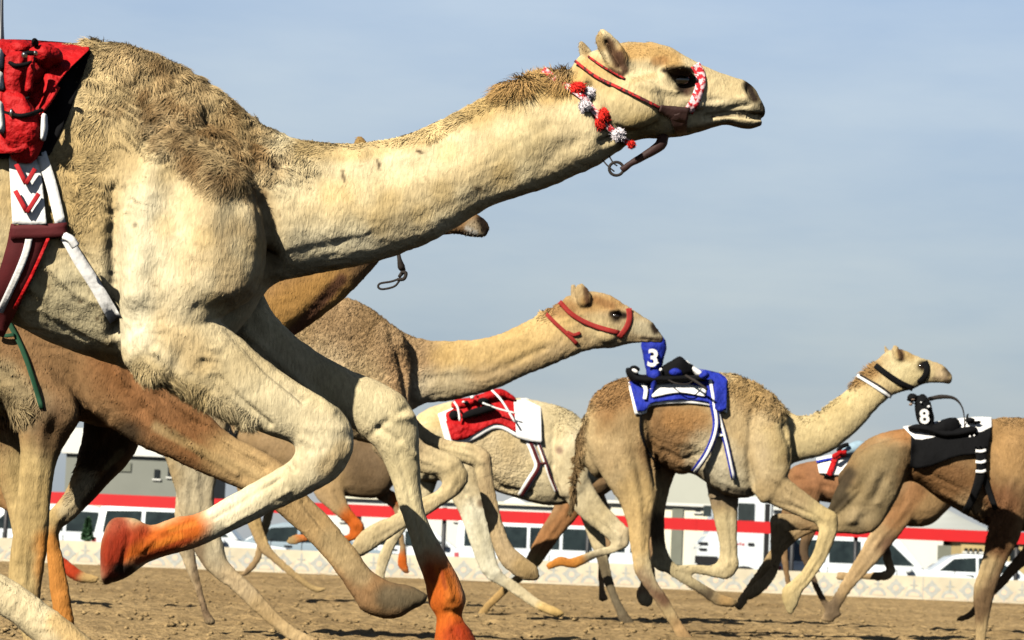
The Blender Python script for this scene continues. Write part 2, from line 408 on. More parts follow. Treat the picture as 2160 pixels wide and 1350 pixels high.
    o = bpy.data.objects.new(name, out); COL.objects.link(o); o.parent = root
    bvh = BVHTree.FromPolygons(co.tolist(), quads.tolist())
    bpy.data.meshes.remove(me)
    print(name, root.name, 'quads', nf)
    return o, bvh
def all_quads(me):
    t = np.empty(len(me.polygons), np.int32); me.polygons.foreach_get('loop_total', t); return bool((t == 4).all())

# ------------------------------------------------------------------ things laid on a body
CAMP = Vector((0, 0, CAMH))
def hit(bvh, x, y, D, far=False):
    """the body's surface under a pixel: (point, normal), near or far flank"""
    tgt = P(x, y, D); d = (tgt - CAMP).normalized()
    if far: h = bvh.ray_cast(tgt + d * 2, -d, 4)
    else: h = bvh.ray_cast(tgt - d * 2, d, 4)
    if h[0] is None: return None
    return h[0], h[1]
def strap(name, pts, wpx, bvh, D, m, root, off=.006, thick=.0035, both=False, n=6, flare=None):
    c = catmull(np.array([list(p) + ([0] if False else []) for p in pts], float), n)
    t = np.gradient(c, axis=0); t /= np.linalg.norm(t, axis=1, keepdims=True) + 1e-9; nn = np.stack([-t[:, 1], t[:, 0]], 1)
    Vs = []; Fs = []
    for far in ((False, True) if both else (False,)):
        rows = []; ly = [None] * 4
        wv = np.full(len(c), wpx / 2.0)
        if flare is not None: wv = np.interp(np.linspace(0, 1, len(c)), np.linspace(0, 1, len(flare)), flare) / 2
        for (x, y), (a, b), w_ in zip(c, nn, wv):
            row = []
            for j, q in enumerate((-1, -.33, .33, 1)):
                X, Y = x + a * w_ * q, y + b * w_ * q; h = hit(bvh, X, Y, D, far)
                yy = h[0].y if h else (ly[j] if ly[j] is not None else (D + (.03 if far else -.03)))
                if h: ly[j] = yy
                row.append(np.array([X, Y, yy]))
            rows.append(row)
        A = np.array(rows)                        # m,4,3
        # iron out jumps in depth
        for _ in range(3):
            A[1:-1, :, 2] = np.minimum(A[1:-1, :, 2], .5 * (A[:-2, :, 2] + A[2:, :, 2])) if not far else np.maximum(A[1:-1, :, 2], .5 * (A[:-2, :, 2] + A[2:, :, 2]))
        sg = 1 if far else -1
        m_ = len(A); f = A.reshape(-1, 3)
        v1 = PN(f[:, :2], f[:, 2] + sg * (off + thick)); v2 = PN(f[:, :2], f[:, 2] + sg * (off - .004))
        o = sum(len(v) for v in Vs); k = len(v1); Vs.append(np.vstack([v1, v2]))
        for i in range(m_ - 1):
            for j in range(3):
                a = i * 4 + j; Fs.append([o + a, o + a + 1, o + a + 5, o + a + 4]); Fs.append([o + k + a, o + k + a + 4, o + k + a + 5, o + k + a + 1])
            for j in (0, 3):
                a = i * 4 + j; Fs.append([o + a, o + a + 4, o + k + a + 4, o + k + a])
        for i in (0, m_ - 1):
            for j in range(3):
                a = i * 4 + j; Fs.append([o + a, o + a + 1, o + k + a + 1, o + k + a])
        ob = mesh_obj(name, np.vstack(Vs), Fs, m, root); fixn(ob.data); Vs = []; Fs = []
    return ob
def cloth(name, top, bot, bvh, D, m, root, off=.02, nu=40, nv=16, fold=.012, both=True, seed=3, thick=.008):
    """a cloth lying over the back: hangs from the curve top to the curve bot on both flanks"""
    T = catmull(top, 12); B = catmull(bot, 12)
    def rs(a): 
        l = np.r_[0, np.cumsum(np.hypot(*np.diff(a, axis=0).T))]; q = np.linspace(0, l[-1], nu); return np.stack([np.interp(q, l, a[:, i]) for i in (0, 1)], 1)
    T, B = rs(T), rs(B); Vs = []; Fs = []
    for far in ((False, True) if both else (False,)):
        sg = 1 if far else -1; G = np.zeros((nv, nu, 3))
        for j in range(nu):
            last = None
            for i in range(nv - 1, -1, -1):
                t = i / (nv - 1); x, y = T[j] * (1 - t) + B[j] * t; h = hit(bvh, x, y, D, far)
                if h: last = h[0].y
                yy = h[0].y if h else (D + (last - D) * .35 if last is not None else D + sg * .05)
                G[i, j] = (x, y, yy)
        if both: G[0, :, 2] = D
        g = G[..., 2]
        for _ in range(4):
            g2 = g.copy(); g2[1:-1, 1:-1] = (g[:-2, 1:-1] + g[2:, 1:-1] + g[1:-1, :-2] + g[1:-1, 2:]) / 4
            g = np.minimum(g2, g) if not far else np.maximum(g2, g)
        G[..., 2] = g
        f = G.reshape(-1, 3); tt = np.repeat(np.linspace(0, 1, nv), nu)
        wv = fold * tt * (vnoise(np.stack([f[:, 0] / 26, f[:, 1] / 70, np.zeros(len(f))], 1), seed) * 1.3)
        vt = np.minimum(1, tt * 3)
        v1 = PN(f[:, :2], f[:, 2] + sg * ((off * (.6 + .6 * tt)) * (vt if both else 1) + wv)); v2 = v1 - np.array([0, sg * thick, 0])
        o = sum(len(v) for v in Vs); k = len(v1); Vs.append(np.vstack([v1, v2]))
        for i in range(nv - 1):
            for j in range(nu - 1):
                a = i * nu + j; Fs.append([o + a, o + a + 1, o + a + nu + 1, o + a + nu]); Fs.append([o + k + a, o + k + a + nu, o + k + a + nu + 1, o + k + a + 1])
        bd = [(i * nu, (i + 1) * nu) for i in range(nv - 1)] + [(i * nu + nu - 1, (i + 1) * nu + nu - 1) for i in range(nv - 1)] + [((nv - 1) * nu + j, (nv - 1) * nu + j + 1) for j in range(nu - 1)] + [(j, j + 1) for j in range(nu - 1)]
        for a, b in bd: Fs.append([o + a, o + b, o + k + b, o + k + a])
    ob = mesh_obj(name, np.vstack(Vs), Fs, m, root)
    bm = bmesh.new(); bm.from_mesh(ob.data); bmesh.ops.remove_doubles(bm, verts=bm.verts, dist=.0005); bmesh.ops.recalc_face_normals(bm, faces=bm.faces); bm.to_mesh(ob.data); bm.free(); return ob
def tube(pts, rad, D=None, n=8, sub=5, off=0, rads=None):
    """round tube through pixels (x,y[,off]) at distance D"""
    a = np.array([list(p) + [off] * (3 - len(p)) for p in pts], float); a = catmull(a, sub)
    c = PN(a[:, :2], D + a[:, 2]); rr = np.interp(np.linspace(0, 1, len(c)), np.linspace(0, 1, len(rads)), rads) if rads is not None else np.full(len(c), rad)
    return tube_w(c, rr, n)
def tube_w(c, rr, n=8):
    c = np.asarray(c, float); rr = np.broadcast_to(rr, (len(c),)); t = np.gradient(c, axis=0); t /= np.linalg.norm(t, axis=1, keepdims=True) + 1e-9
    V = []; u = np.cross(t[0], [0, 1, 0.01]); 
    if np.linalg.norm(u) < .1: u = np.cross(t[0], [1, 0, 0])
    for ci, ti, ri in zip(c, t, rr):
        u = u - ti * (u @ ti); u /= np.linalg.norm(u) + 1e-9; v = np.cross(ti, u)
        th = np.arange(n) / n * 2 * math.pi; V.append(ci + ri * (np.outer(np.cos(th), u) + np.outer(np.sin(th), v)))
    m = len(V); V = np.vstack(V)
    Fc = [(i * n + j, i * n + (j + 1) % n, (i + 1) * n + (j + 1) % n, (i + 1) * n + j) for i in range(m - 1) for j in range(n)]
    Fc += [tuple(range(n))[::-1], tuple((m - 1) * n + j for j in range(n))]
    return V, Fc
def piece(name, parts, m, root, rough=0, seed=0, smooth=True):
    if name in ('motor', 'controller', 'clamp', 'white_sleeve', 'white_strap', 'cable', 'chin', 'joint', 'wire_loop') and len(parts) > 1:
        return [piece(name, [q], m, root, rough, seed, smooth) for q in parts]
    V, Fc = joinp(parts)
    if rough: V = V + rough * np.stack([fbm(V * 22, 3, seed + i) for i in range(3)], 1)
    o = mesh_obj(name, V, Fc, m, root, smooth); fixn(o.data); return o
def digit(name, ch, x, y, D, size, m, root, off=0, rot=0, bold=.03):
    cu = bpy.data.curves.new('t', 'FONT'); cu.body = ch; cu.size = size; cu.extrude = .002; cu.offset = bold * size; cu.align_x = 'CENTER'; cu.align_y = 'CENTER'
    o = bpy.data.objects.new('t', cu); COL.objects.link(o); dg = bpy.context.evaluated_depsgraph_get()
    me = bpy.data.meshes.new_from_object(o.evaluated_get(dg)); bpy.data.objects.remove(o)
    v = np.empty(len(me.vertices) * 3); me.vertices.foreach_get('co', v); v = v.reshape(-1, 3)
    c, s = math.cos(R(rot)), math.sin(R(rot)); p = np.array(P(x, y, D + off))
    W = p + np.outer(v[:, 0] * c - v[:, 1] * s, _r) + np.outer(v[:, 0] * s + v[:, 1] * c, _u) - np.outer(v[:, 2], [0, 1, 0])
    ob = mesh_obj(name, W, [list(q.vertices) for q in me.polygons], m, root, False); bpy.data.meshes.remove(me); return ob

# ------------------------------------------------------------------ setting: ground
def sand_mat():
    m = bpy.data.materials.new('sand'); m.use_nodes = True; nt = m.node_tree; L = nt.links.new
    b = nt.nodes['Principled BSDF']; b.inputs['Roughness'].default_value = .95; b.inputs['Specular IOR Level'].default_value = .1
    g = N(nt, 'ShaderNodeNewGeometry')
    def noise(sc, det, map_=None):
        n = N(nt, 'ShaderNodeTexNoise'); n.inputs['Scale'].default_value = sc; n.inputs['Detail'].default_value = det; n.inputs['Roughness'].default_value = .65
        if map_:
            mp = N(nt, 'ShaderNodeMapping'); mp.inputs['Scale'].default_value = map_; L(g.outputs['Position'], mp.inputs[0]); L(mp.outputs[0], n.inputs[0])
        else: L(g.outputs['Position'], n.inputs[0])
        return n
    n1 = noise(.45, 5, (1, .35, 1)); n2 = noise(11, 6); n3 = noise(45, 3)
    r1 = N(nt, 'ShaderNodeValToRGB'); e = r1.color_ramp.elements
    e[0].position = .3; e[0].color = (.185, .122, .056, 1); e[1].position = .7; e[1].color = (.325, .226, .110, 1)
    L(n1.outputs[0], r1.inputs[0])
    r2 = N(nt, 'ShaderNodeMapRange'); r2.inputs[1].default_value = .32; r2.inputs[2].default_value = .68; r2.inputs[3].default_value = .52; r2.inputs[4].default_value = 1.30
    L(n2.outputs[0], r2.inputs[0])
    vm = N(nt, 'ShaderNodeVectorMath', operation='SCALE'); L(r1.outputs[0], vm.inputs[0]); L(r2.outputs[0], vm.inputs['Scale']); L(vm.outputs[0], b.inputs['Base Color'])
    bp = N(nt, 'ShaderNodeBump'); bp.inputs['Strength'].default_value = .9; bp.inputs['Distance'].default_value = .05; L(n2.outputs[0], bp.inputs['Height'])
    b2 = N(nt, 'ShaderNodeBump'); b2.inputs['Strength'].default_value = .7; b2.inputs['Distance'].default_value = .015; L(n3.outputs[0], b2.inputs['Height']); L(bp.outputs[0], b2.inputs['Normal'])
    L(b2.outputs[0], b.inputs['Normal']); return m
SAND = sand_mat()
WALLY = 57.0
def ground():
    xs = np.concatenate([np.linspace(-700, -30, 12)[:-1], np.linspace(-30, -11, 40)[:-1], np.linspace(-11, 11, 560), np.linspace(11, 30, 40)[1:], np.linspace(30, 700, 12)[1:]])
    ys = np.concatenate([np.linspace(-60, 12, 10)[:-1], np.linspace(12, 30, 420)[:-1], np.linspace(30, WALLY + .1, 330)[:-1], [WALLY + .1, WALLY + .25, WALLY + 1.5, 75, 110, 180, 320, 600, 1200, 2500]])
    X, Y = np.meshgrid(xs, ys); p = np.stack([X.ravel(), Y.ravel(), np.zeros(X.size)], 1)
    near = np.clip((Y.ravel() - 8) / 4, 0, 1) * np.clip((WALLY - Y.ravel()) / 3, 0, 1) * np.clip((13 - abs(X.ravel())) / 2, 0, 1)
    z = .022 * fbm(p * 1.6, 3, 1) + .026 * np.maximum(0, fbm(p * np.array([3.4, 2.6, 1]), 3, 5) - .12) + .030 * fbm(p * 9, 4, 9)
    # scuffed hollows and thrown-up lumps
    q = vnoise(p * np.array([5.5, 4.2, 1]), 31); z = z + .03 * np.maximum(0, q - .45) - .05 * np.maximum(0, -q - .5)
    p[:, 2] = z * near
    p[Y.ravel() > WALLY + .2, 2] = -.45
    nx, ny = len(xs), len(ys)
    i = (np.arange(ny - 1)[:, None] * nx + np.arange(nx - 1)[None]).ravel(); Q = np.stack([i, i + 1, i + nx + 1, i + nx], 1)
    me = bpy.data.meshes.new('sand_track'); me.vertices.add(len(p)); me.vertices.foreach_set('co', p.ravel())
    me.loops.add(Q.size); me.loops.foreach_set('vertex_index', Q.ravel().astype(np.int32)); me.polygons.add(len(Q)); me.polygons.foreach_set('loop_start', (np.arange(len(Q)) * 4).astype(np.int32))
    me.polygons.foreach_set('use_smooth', np.ones(len(Q), bool)); me.update(calc_edges=True); me.materials.append(SAND)
    o = bpy.data.objects.new('sand_track', me); COL.objects.link(o); tag(o, 'churned brown sand of the camel race track', 'ground', kind='structure')
ground()
def clods():
    rs = np.random.RandomState(5); V = []; Fc = []; o = 0
    for _ in range(2600):
        y = 15 + 28 * rs.rand() ** 1.4; x = (rs.rand() - .5) * y * .42; r = .006 + .020 * rs.rand() ** 3
        v = rs.randn(8, 3); v /= np.linalg.norm(v, axis=1, keepdims=True)
        base = np.array([[1, 0, 0], [0, 1, 0], [-1, 0, 0], [0, -1, 0], [0, 0, 1], [0, 0, -1]]) * (.6 + .7 * rs.rand(6, 1)) * r * np.array([1.3, 1, .8])
        V.append(base + [x, y, .01 + r * .4]); 
        for a in range(4):
            Fc += [(o + a, o + (a + 1) % 4, o + 4), (o + (a + 1) % 4, o + a, o + 5)]
        o += 6
    ob = mesh_obj('sand_clods', np.vstack(V), Fc, SAND, smooth=True); tag(ob, 'loose clods of sand kicked up on the track', 'sand clods', kind='stuff')
clods()

# ------------------------------------------------------------------ low patterned wall along the track
CREAM_WALL = mat('painted_wall', (.72, .63, .47), .85, noise=(2.2, .3), bump=(20, .2, .01))
MOTIF = mat('grey_motif', (.50, .50, .46), .85, noise=(14, .3))
MOTIF2 = mat('pink_motif', (.80, .62, .46), .85, noise=(14, .2))
def pz(x, y, D): return P(x, y, D)
def box_v(x0, x1, y0, y1, z0, z1):
    V = np.array([[x0, y0, z0], [x1, y0, z0], [x1, y1, z0], [x0, y1, z0], [x0, y0, z1], [x1, y0, z1], [x1, y1, z1], [x0, y1, z1]], float)
    return V, [(0, 3, 2, 1), (4, 5, 6, 7), (0, 1, 5, 4), (1, 2, 6, 5), (2, 3, 7, 6), (3, 0, 4, 7)]
def disc(cx, cz, r, y, a0=0, a1=2 * math.pi, n=14, sz=1):
    V = [[cx, y, cz]] + [[cx + r * math.cos(a0 + (a1 - a0) * i / n), y, cz + sz * r * math.sin(a0 + (a1 - a0) * i / n)] for i in range(n + 1)]
    return np.array(V), [(0, i + 1, i + 2)[::-1] for i in range(n)]
def quadp(pts, y): return np.array([[a, y, b] for a, b in pts], float), [tuple(range(len(pts)))[::-1]]
WH = .46
parts = [box_v(-26, 26, WALLY, WALLY + .18, -.45, WH)]; mi = [0] * 6
yy = WALLY - .004; x = -25.6; k = 0
while x < 25.6:
    def add(pr, m):
        parts.append(pr); mi.extend([m] * len(pr[1]))
    if k % 2 == 0:   # arch with a spike
        add(disc(x, .05, .17, yy, 0, math.pi, sz=.95), 1)
        add(disc(x, .05, .11, yy - .003, 0, math.pi, sz=.8), 2)
        add(quadp([(x - .022, .215), (x + .022, .215), (x + .022, .36), (x, .43), (x - .022, .36)], yy), 1)
        add(quadp([(x - .08, .27), (x + .08, .27), (x + .08, .29), (x - .08, .29)], yy - .003), 1)
        add(quadp([(x - .25, .04), (x - .20, .04), (x - .12, .25), (x - .15, .25)], yy), 2); add(quadp([(x + .20, .04), (x + .25, .04), (x + .15, .25), (x + .12, .25)], yy), 2)
    else:            # rosette
        add(disc(x, .21, .13, yy, sz=1.05), 1); add(disc(x, .21, .055, yy - .003), 2)
        for a in range(4):
            ca, sa = math.cos(a * math.pi / 2), math.sin(a * math.pi / 2)
            add(quadp([(x + ca * .12 - sa * .05, .21 + sa * .12 + ca * .05), (x + ca * .12 + sa * .05, .21 + sa * .12 - ca * .05), (x + ca * .2, .21 + sa * .2)], yy - .001), 1)
        add(quadp([(x - .10, .02), (x + .10, .02), (x, .07)], yy), 2)
    if k % 9 == 4: add(quadp([(x + .17, -.02), (x + .186, -.02), (x + .186, WH - .002), (x + .17, WH - .002)], yy - .002), 1)
    x += .36; k += 1
V, Fc = joinp(parts)
ob = mesh_obj('trackside_wall', V, Fc, [CREAM_WALL, MOTIF, MOTIF2], smooth=False, midx=mi)
tag(ob, 'low cream wall painted with grey arches and rosettes along the sand track', 'wall')

# ------------------------------------------------------------------ red rail on thin posts, just behind the wall
RAILY = 58.2; RAILC = mat('red_rail_paint', (.62, .008, .012), .45, .5, noise=(1.5, .12)); POST = mat('dark_post', (.03, .03, .035), .5)
rail = empty('red_rail', (0, RAILY, -.45), 'long red rail board on thin dark posts running behind the low cream wall', 'rail')
zr = [P(x, y, RAILY) for x, y in ((1080, 1078), (1080, 1103))]
z1, z0 = zr[0].z, zr[1].z
V, Fc = box_v(-26, 26, RAILY - .03, RAILY + .03, z0, z1); mesh_obj('rail_board', V, Fc, RAILC, rail, False)
for xj in np.arange(-24, 25, 3.1):
    V, Fc = box_v(xj, xj + .03, RAILY - .036, RAILY - .031, z0 - .004, z1 + .004); mesh_obj('joint', V, Fc, RAILC, rail, False)
for px_ in (8, 372, 935, 1240, 1672, 1806, 2146):
    xx = P(px_, 1150, RAILY).x
    V, Fc = tube_w([[xx, RAILY + .09, -.45], [xx, RAILY + .09, .4], [xx, RAILY + .09, z1 + .02]], .045, 8); mesh_obj('post', V, Fc, POST, rail)

# ------------------------------------------------------------------ buildings, tents
CREAMB = mat('cream_render', (.92, .87, .70), .9, noise=(.8, .06)); GREYB = mat('grey_cladding', (.24, .25, .22), .8, noise=(1.2, .12)); PALEB = mat('pale_grey_render', (.52, .53, .47), .9, noise=(.6, .06))
WHITEB = mat('white_render', (.78, .78, .74), .8, noise=(1, .05)); DARKG = mat('dark_glass', (.008, .012, .014), .12, .6); SHUT = mat('grey_shutter', (.20, .21, .17), .7, noise=(3, .2)); YEL = mat('yellow_render', (.55, .42, .20), .9, noise=(1.5, .12))
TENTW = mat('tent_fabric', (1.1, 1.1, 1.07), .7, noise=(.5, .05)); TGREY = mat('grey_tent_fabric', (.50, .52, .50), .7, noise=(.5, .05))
def bld(name, label, cat, D, x0, x1, ytop, m, depth=6, wins=(), roof=None, trims=(), lvl=-.45):
    a, b = P(x0, ytop, D), P(x1, ytop, D); zt = P((x0 + x1) / 2, ytop, D).z
    root = empty(name, ((a.x + b.x) / 2, D + depth / 2, lvl), label, cat)
    V, Fc = box_v(a.x, b.x, D, D + depth, lvl, zt); mesh_obj('wall', V, Fc, m, root, False)
    if roof:
        V, Fc = box_v(a.x - .15, b.x + .15, D - .15, D + depth + .15, zt + .003, zt + roof[0]); mesh_obj('roof', V, Fc, roof[1], root, False)
    for wx0, wy0, wx1, wy1, wm in wins:
        p, q = P(wx0, wy0, D), P(wx1, wy1, D)
        V, Fc = box_v(p.x, q.x, D - .05, D - .003, min(p.z, q.z), max(p.z, q.z)); f_o = mesh_obj('window' if wm is DARKG else 'panel', V, Fc, wm, root, False)
        if wm is DARKG:
            V, Fc = box_v(p.x - .06, q.x + .06, D - .07, D - .004, min(p.z, q.z) - .06, min(p.z, q.z) - .002); mesh_obj('sill', V, Fc, WHITEB, f_o, False)
    return root
bld('storage_building', 'plain cream building with a grey shutter behind the red rail at far left', 'building', 84, -120, 246, 1046, CREAMB, 9, [(150, 1046 + 14, 156, 1130, SHUT)], (.12, WHITEB))
bld('grandstand', 'dark grey building with a white upper band rising over the red rail', 'building', 100, 140, 420, 962, GREYB, 10, [(252, 975, 276, 995, SHUT), (326, 990, 336, 1010, DARKG), (180, 1010, 196, 1030, DARKG), (355, 985, 366, 1006, DARKG)], (.9, WHITEB))
bld('cream_pavilion', 'cream pavilion with one grey pillar panel standing behind the rail beside the lorry', 'building', 92, 1290, 1500, 1066, CREAMB, 8, [(1418, 1070, 1437, 1192, SHUT), (1467, 1074, 1476, 1080, DARKG), (1330, 1082, 1352, 1106, DARKG)], (.1, WHITEB))
bld('pale_hall', 'large pale grey hall rising behind the cream pavilion', 'building', 150, 1330, 1640, 996, PALEB, 20, [(1350, 1010, 1358, 1050, SHUT), (1560, 1015, 1566, 1050, SHUT)])
bld('yellow_kiosk', 'small yellow kiosk with a row of dark vents behind the parked hatchback', 'building', 88, 2028, 2170, 1142, YEL, 4, [(2034, 1156, 2040, 1163, DARKG), (2044, 1156.3, 2050, 1163.3, DARKG), (2054, 1156.6, 2060, 1163.6, DARKG), (2064, 1157, 2070, 1164, DARKG), (2130, 1158, 2150, 1185, DARKG)], (.1, YEL))
bld('white_annexe', 'long low white annexe behind the minibus', 'building', 96, 690, 1290, 1062, WHITEB, 5, [(720, 1085, 760, 1100, DARKG), (960, 1085, 1000, 1100, DARKG), (1090, 1088, 1130, 1102, DARKG)], (.1, CREAMB))
bld('tanker_shed', 'white shed with a ribbed side behind the long white car', 'building', 90, 1850, 1990, 1128, WHITEB, 5, [(1978, 1150, 2016, 1185, SHUT)], (.1, WHITEB))
bld('site_office', 'low white site office behind the lorry', 'building', 95, 1620, 1850, 1080, WHITEB, 5, [(1650, 1094, 1690, 1110, DARKG), (1760, 1098, 1800, 1114, DARKG)], (.1, WHITEB))
def tent(label, D, x0, x1, ye, yp, m, side):
    a, b = P(x0, ye, D), P(x1, ye, D); ze = P((x0 + x1) / 2, ye, D).z; zp = P((x0 + x1) / 2, yp, D).z; cx = (a.x + b.x) / 2; dp = (b.x - a.x)
    root = empty('marquee_tent', (cx, D + dp / 2, -.45), label, 'tent', 'marquees beyond the rail')
    n = 5; V = []; 
    for i in range(n + 1):
        t = i / n; k = (1 - t) ; z = ze + (zp - ze) * (t ** 1.5); V += [[cx - dp / 2 * k, D + dp / 2 - dp / 2 * k, z], [cx + dp / 2 * k, D + dp / 2 - dp / 2 * k, z], [cx + dp / 2 * k, D + dp / 2 + dp / 2 * k, z], [cx - dp / 2 * k, D + dp / 2 + dp / 2 * k, z]]
    Fc = [(i * 4 + j, i * 4 + (j + 1) % 4, i * 4 + 4 + (j + 1) % 4, i * 4 + 4 + j) for i in range(n) for j in range(4)]
    mesh_obj('canopy', V, Fc, m, root, True)
    V, Fc = box_v(cx - dp / 2 + .04, cx + dp / 2 - .04, D + .04, D + dp - .04, -.45, ze - .003); mesh_obj('wall', V, Fc, side, root, False)
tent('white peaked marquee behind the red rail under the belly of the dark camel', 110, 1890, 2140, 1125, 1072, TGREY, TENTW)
tent('white peaked marquee under the belly of the camel with the red saddle', 112, 1020, 1150, 1072, 1046, TENTW, TENTW)
# small conifer by the wall
def leafy(name, label, x, y, D, hpx, wpx, cone=True):
    b = P(x, y, D); H = hpx / (F / D); W = wpx / (F / D) / 2; root = empty(name, (b.x, D, -.45), label, 'tree')
    V, Fc = tube_w([[b.x, D, -.45], [b.x, D, b.z + H * .3], [b.x, D, b.z + H * .9]], [.06, .05, .015]); mesh_obj('trunk', V, Fc, LEATH, root)
    rs = np.random.RandomState(3); K = 1500; t = rs.rand(K) ** .8; a = rs.rand(K) * 6.283; rr = W * (1 - t if cone else np.sqrt(np.clip(1 - (2 * t - 1) ** 2, 0, 1))) * (.35 + .75 * rs.rand(K))
    c = np.stack([b.x + rr * np.cos(a), D + rr * np.sin(a), b.z + H * t], 1); e1 = rs.randn(K, 3); e2 = rs.randn(K, 3); l = .05 + .05 * rs.rand(K, 1)
    e1 *= l / np.linalg.norm(e1, axis=1, keepdims=True); e2 *= .6 * l / np.linalg.norm(e2, axis=1, keepdims=True)
    V = np.stack([c - e1, c + e2, c + e1, c - e2], 1).reshape(-1, 3); Fc = (np.arange(K)[:, None] * 4 + np.arange(4)).tolist()
    mesh_obj('crown', V, Fc, mat('conifer_leaf', (.03, .09, .035), .7, noise=(9, .5)), root, False)
leafy('conifer_tree', 'small dark green conifer in front of the cream building', 184, 1138, 70, 42, 24)

# ------------------------------------------------------------------ parked vehicles
CARW = mat('white_car_paint', (.80, .85, .90), .22, .5, noise=(.7, .03), coat=.6); CARG = mat('blue_grey_car_paint', (.30, .38, .45), .22, .5, coat=.6); GLASS = mat('car_glass', (.022, .032, .032), .06, .8, noise=(4, .95))  # car glass colour is mottled to stand in for reflections
RUB = mat('tyre_rubber', (.012, .012, .012), .85); RIM = mat('wheel_rim', (.35, .36, .38), .35, metal=.8); LAMP = mat('headlight_lens', (.10, .14, .16), .08, .8); TRIM = mat('black_trim', (.012, .012, .014), .5); REDM = mat('red_lettering', (.55, .10, .12), .6)
def car(name, label, cat, x, D, length, prof, cab, wins, group, flip=False, m=CARW, width=1.85, wheels=(.19, .80), wr=.37, zsc=1, lights=True, extra=None, yaw=0):
    """prof: lower body outline, cab: greenhouse outline, wins: side windows; all in (along, up) fractions of length / metres. Faces +x."""
    c = P(x, 1180, D); root = empty(name, (c.x, D + width / 2, -.45), label, cat, group, rz=R(yaw) + (math.pi if flip else 0))
    L_ = length; hw = width / 2
    def ext(pts, h0, h1, m, nm, par, bev=.04, y0=None):
        bm = bmesh.new(); vs = []
        for sgn in (-1, 1):
            row = []
            for (a, z) in pts:
                t = max(0, (z - .95) / .82); y = sgn * (h0 * (1 - t) + h1 * t); row.append(bm.verts.new(((a - .5) * L_, y, z * zsc)))
            vs.append(row)
        n = len(pts)
        bm.faces.new(vs[0]); bm.faces.new(vs[1][::-1])
        for i in range(n): bm.faces.new((vs[0][i], vs[0][(i + 1) % n], vs[1][(i + 1) % n], vs[1][i]))
        bmesh.ops.recalc_face_normals(bm, faces=bm.faces)
        if bev: bmesh.ops.bevel(bm, geom=[e for e in bm.edges], offset=bev, segments=2, profile=.6, affect='EDGES', clamp_overlap=True)
        me = bpy.data.meshes.new(nm); bm.to_mesh(me); bm.free(); me.materials.append(m); me.polygons.foreach_set('use_smooth', np.ones(len(me.polygons), bool))
        o = bpy.data.objects.new(nm, me); COL.objects.link(o); o.parent = par; return o
    body = ext(prof, hw, hw, m, 'body', root); ext(cab, hw - .03, hw - .22, m, 'roof', root)
    for pts in wins:
        for sgn in (-1, 1):
            V = []
            for d in (.012, -.02):
                for a, z in pts:
                    t = max(0, (z - .95) / .82); V.append([(a - .5) * L_, sgn * ((hw - .03) * (1 - t) + (hw - .22) * t + d), z * zsc])
            n = len(pts); Fc = [tuple(range(n)), tuple(range(2 * n - 1, n - 1, -1))] + [(i, (i + 1) % n, n + (i + 1) % n, n + i) for i in range(n)]
            o = mesh_obj('window', V, Fc, GLASS, root, False, world=False); fixn(o.data)
    for a in wheels:
        for sgn in (-1, 1):
            cx = (a - .5) * L_; wroot = None
            V, Fc = tube_w([[cx, sgn * (hw - .20), wr], [cx, sgn * (hw - .1), wr], [cx, sgn * (hw + .012), wr]], wr, 20); o = mesh_obj('wheel', V, Fc, RUB, root, world=False)
            V, Fc = tube_w([[cx, sgn * (hw - .05), wr], [cx, sgn * (hw + .0), wr], [cx, sgn * (hw + .022), wr]], wr * .62, 16); mesh_obj('rim', V, Fc, RIM, o, False, world=False)
    for a in (.25, .43, .60):
        for sgn in (-1, 1):
            V, Fc = box_v((a - .5) * L_, (a - .5) * L_ + .018, *(sorted((sgn * (hw - .01), sgn * (hw + .003)))), .42 * zsc, 1.04 * zsc); mesh_obj('door_seam', V, Fc, TRIM, root, False, world=False)
    for sgn in (-1, 1):
        V, Fc = box_v(-.42 * L_, .44 * L_, *(sorted((sgn * (hw - .01), sgn * (hw + .006)))), .60 * zsc, .64 * zsc); mesh_obj('side_moulding', V, Fc, RIM, root, False, world=False)
    if lights:
        for sgn in (-1, 1):
            V, Fc = box_v(.5 * L_ - .16, .5 * L_ + .012, *(sorted((sgn * (hw - .35), sgn * (hw + .012)))), .62 * zsc, .80 * zsc); mesh_obj('headlight', V, Fc, LAMP, root, False, world=False)
            V, Fc = box_v(-.5 * L_ - .012, -.5 * L_ + .1, *(sorted((sgn * (hw - .2), sgn * (hw + .01)))), .75 * zsc, 1.0 * zsc); mesh_obj('tail_light', V, Fc, REDM, root, False, world=False)
    for sgn in (-1, 1):
        mx = max(a for a, z in wins[-1]) - .03
        V, Fc = ball(0, 0, 1, .1, .09, .08); V = V - V.mean(0) + [(mx - .5) * L_, sgn * (hw + .09), 1.02 * zsc]; mesh_obj('mirror', V, Fc, TRIM if m is CARG else m, root, world=False)
        for a in (.33, .52):
            V, Fc = box_v((a - .5) * L_, (a - .5) * L_ + .2, *(sorted((sgn * (hw + .002), sgn * (hw + .03)))), .86 * zsc, .89 * zsc); mesh_obj('door_handle', V, Fc, TRIM, root, False, world=False)
    V, Fc = box_v(.5 * L_ - .02, .5 * L_ + .02, -.4, .4, .5 * zsc, .7 * zsc); mesh_obj('grille', V, Fc, TRIM, root, False, world=False)
    return root
P_SUV = [(0, .35), (0, .95), (.005, 1.08), (.70, 1.08), (.985, .93), (1, .80), (1, .35)]
C_SUV = [(.005, 1.06), (.03, 1.78), (.10, 1.86), (.55, 1.86), (.62, 1.78), (.745, 1.06)]
W_SUV = [[(.05, 1.14), (.06, 1.68), (.24, 1.70), (.24, 1.14)], [(.26, 1.14), (.26, 1.70), (.42, 1.70), (.42, 1.14)], [(.44, 1.14), (.44, 1.70), (.575, 1.68), (.69, 1.14)]]
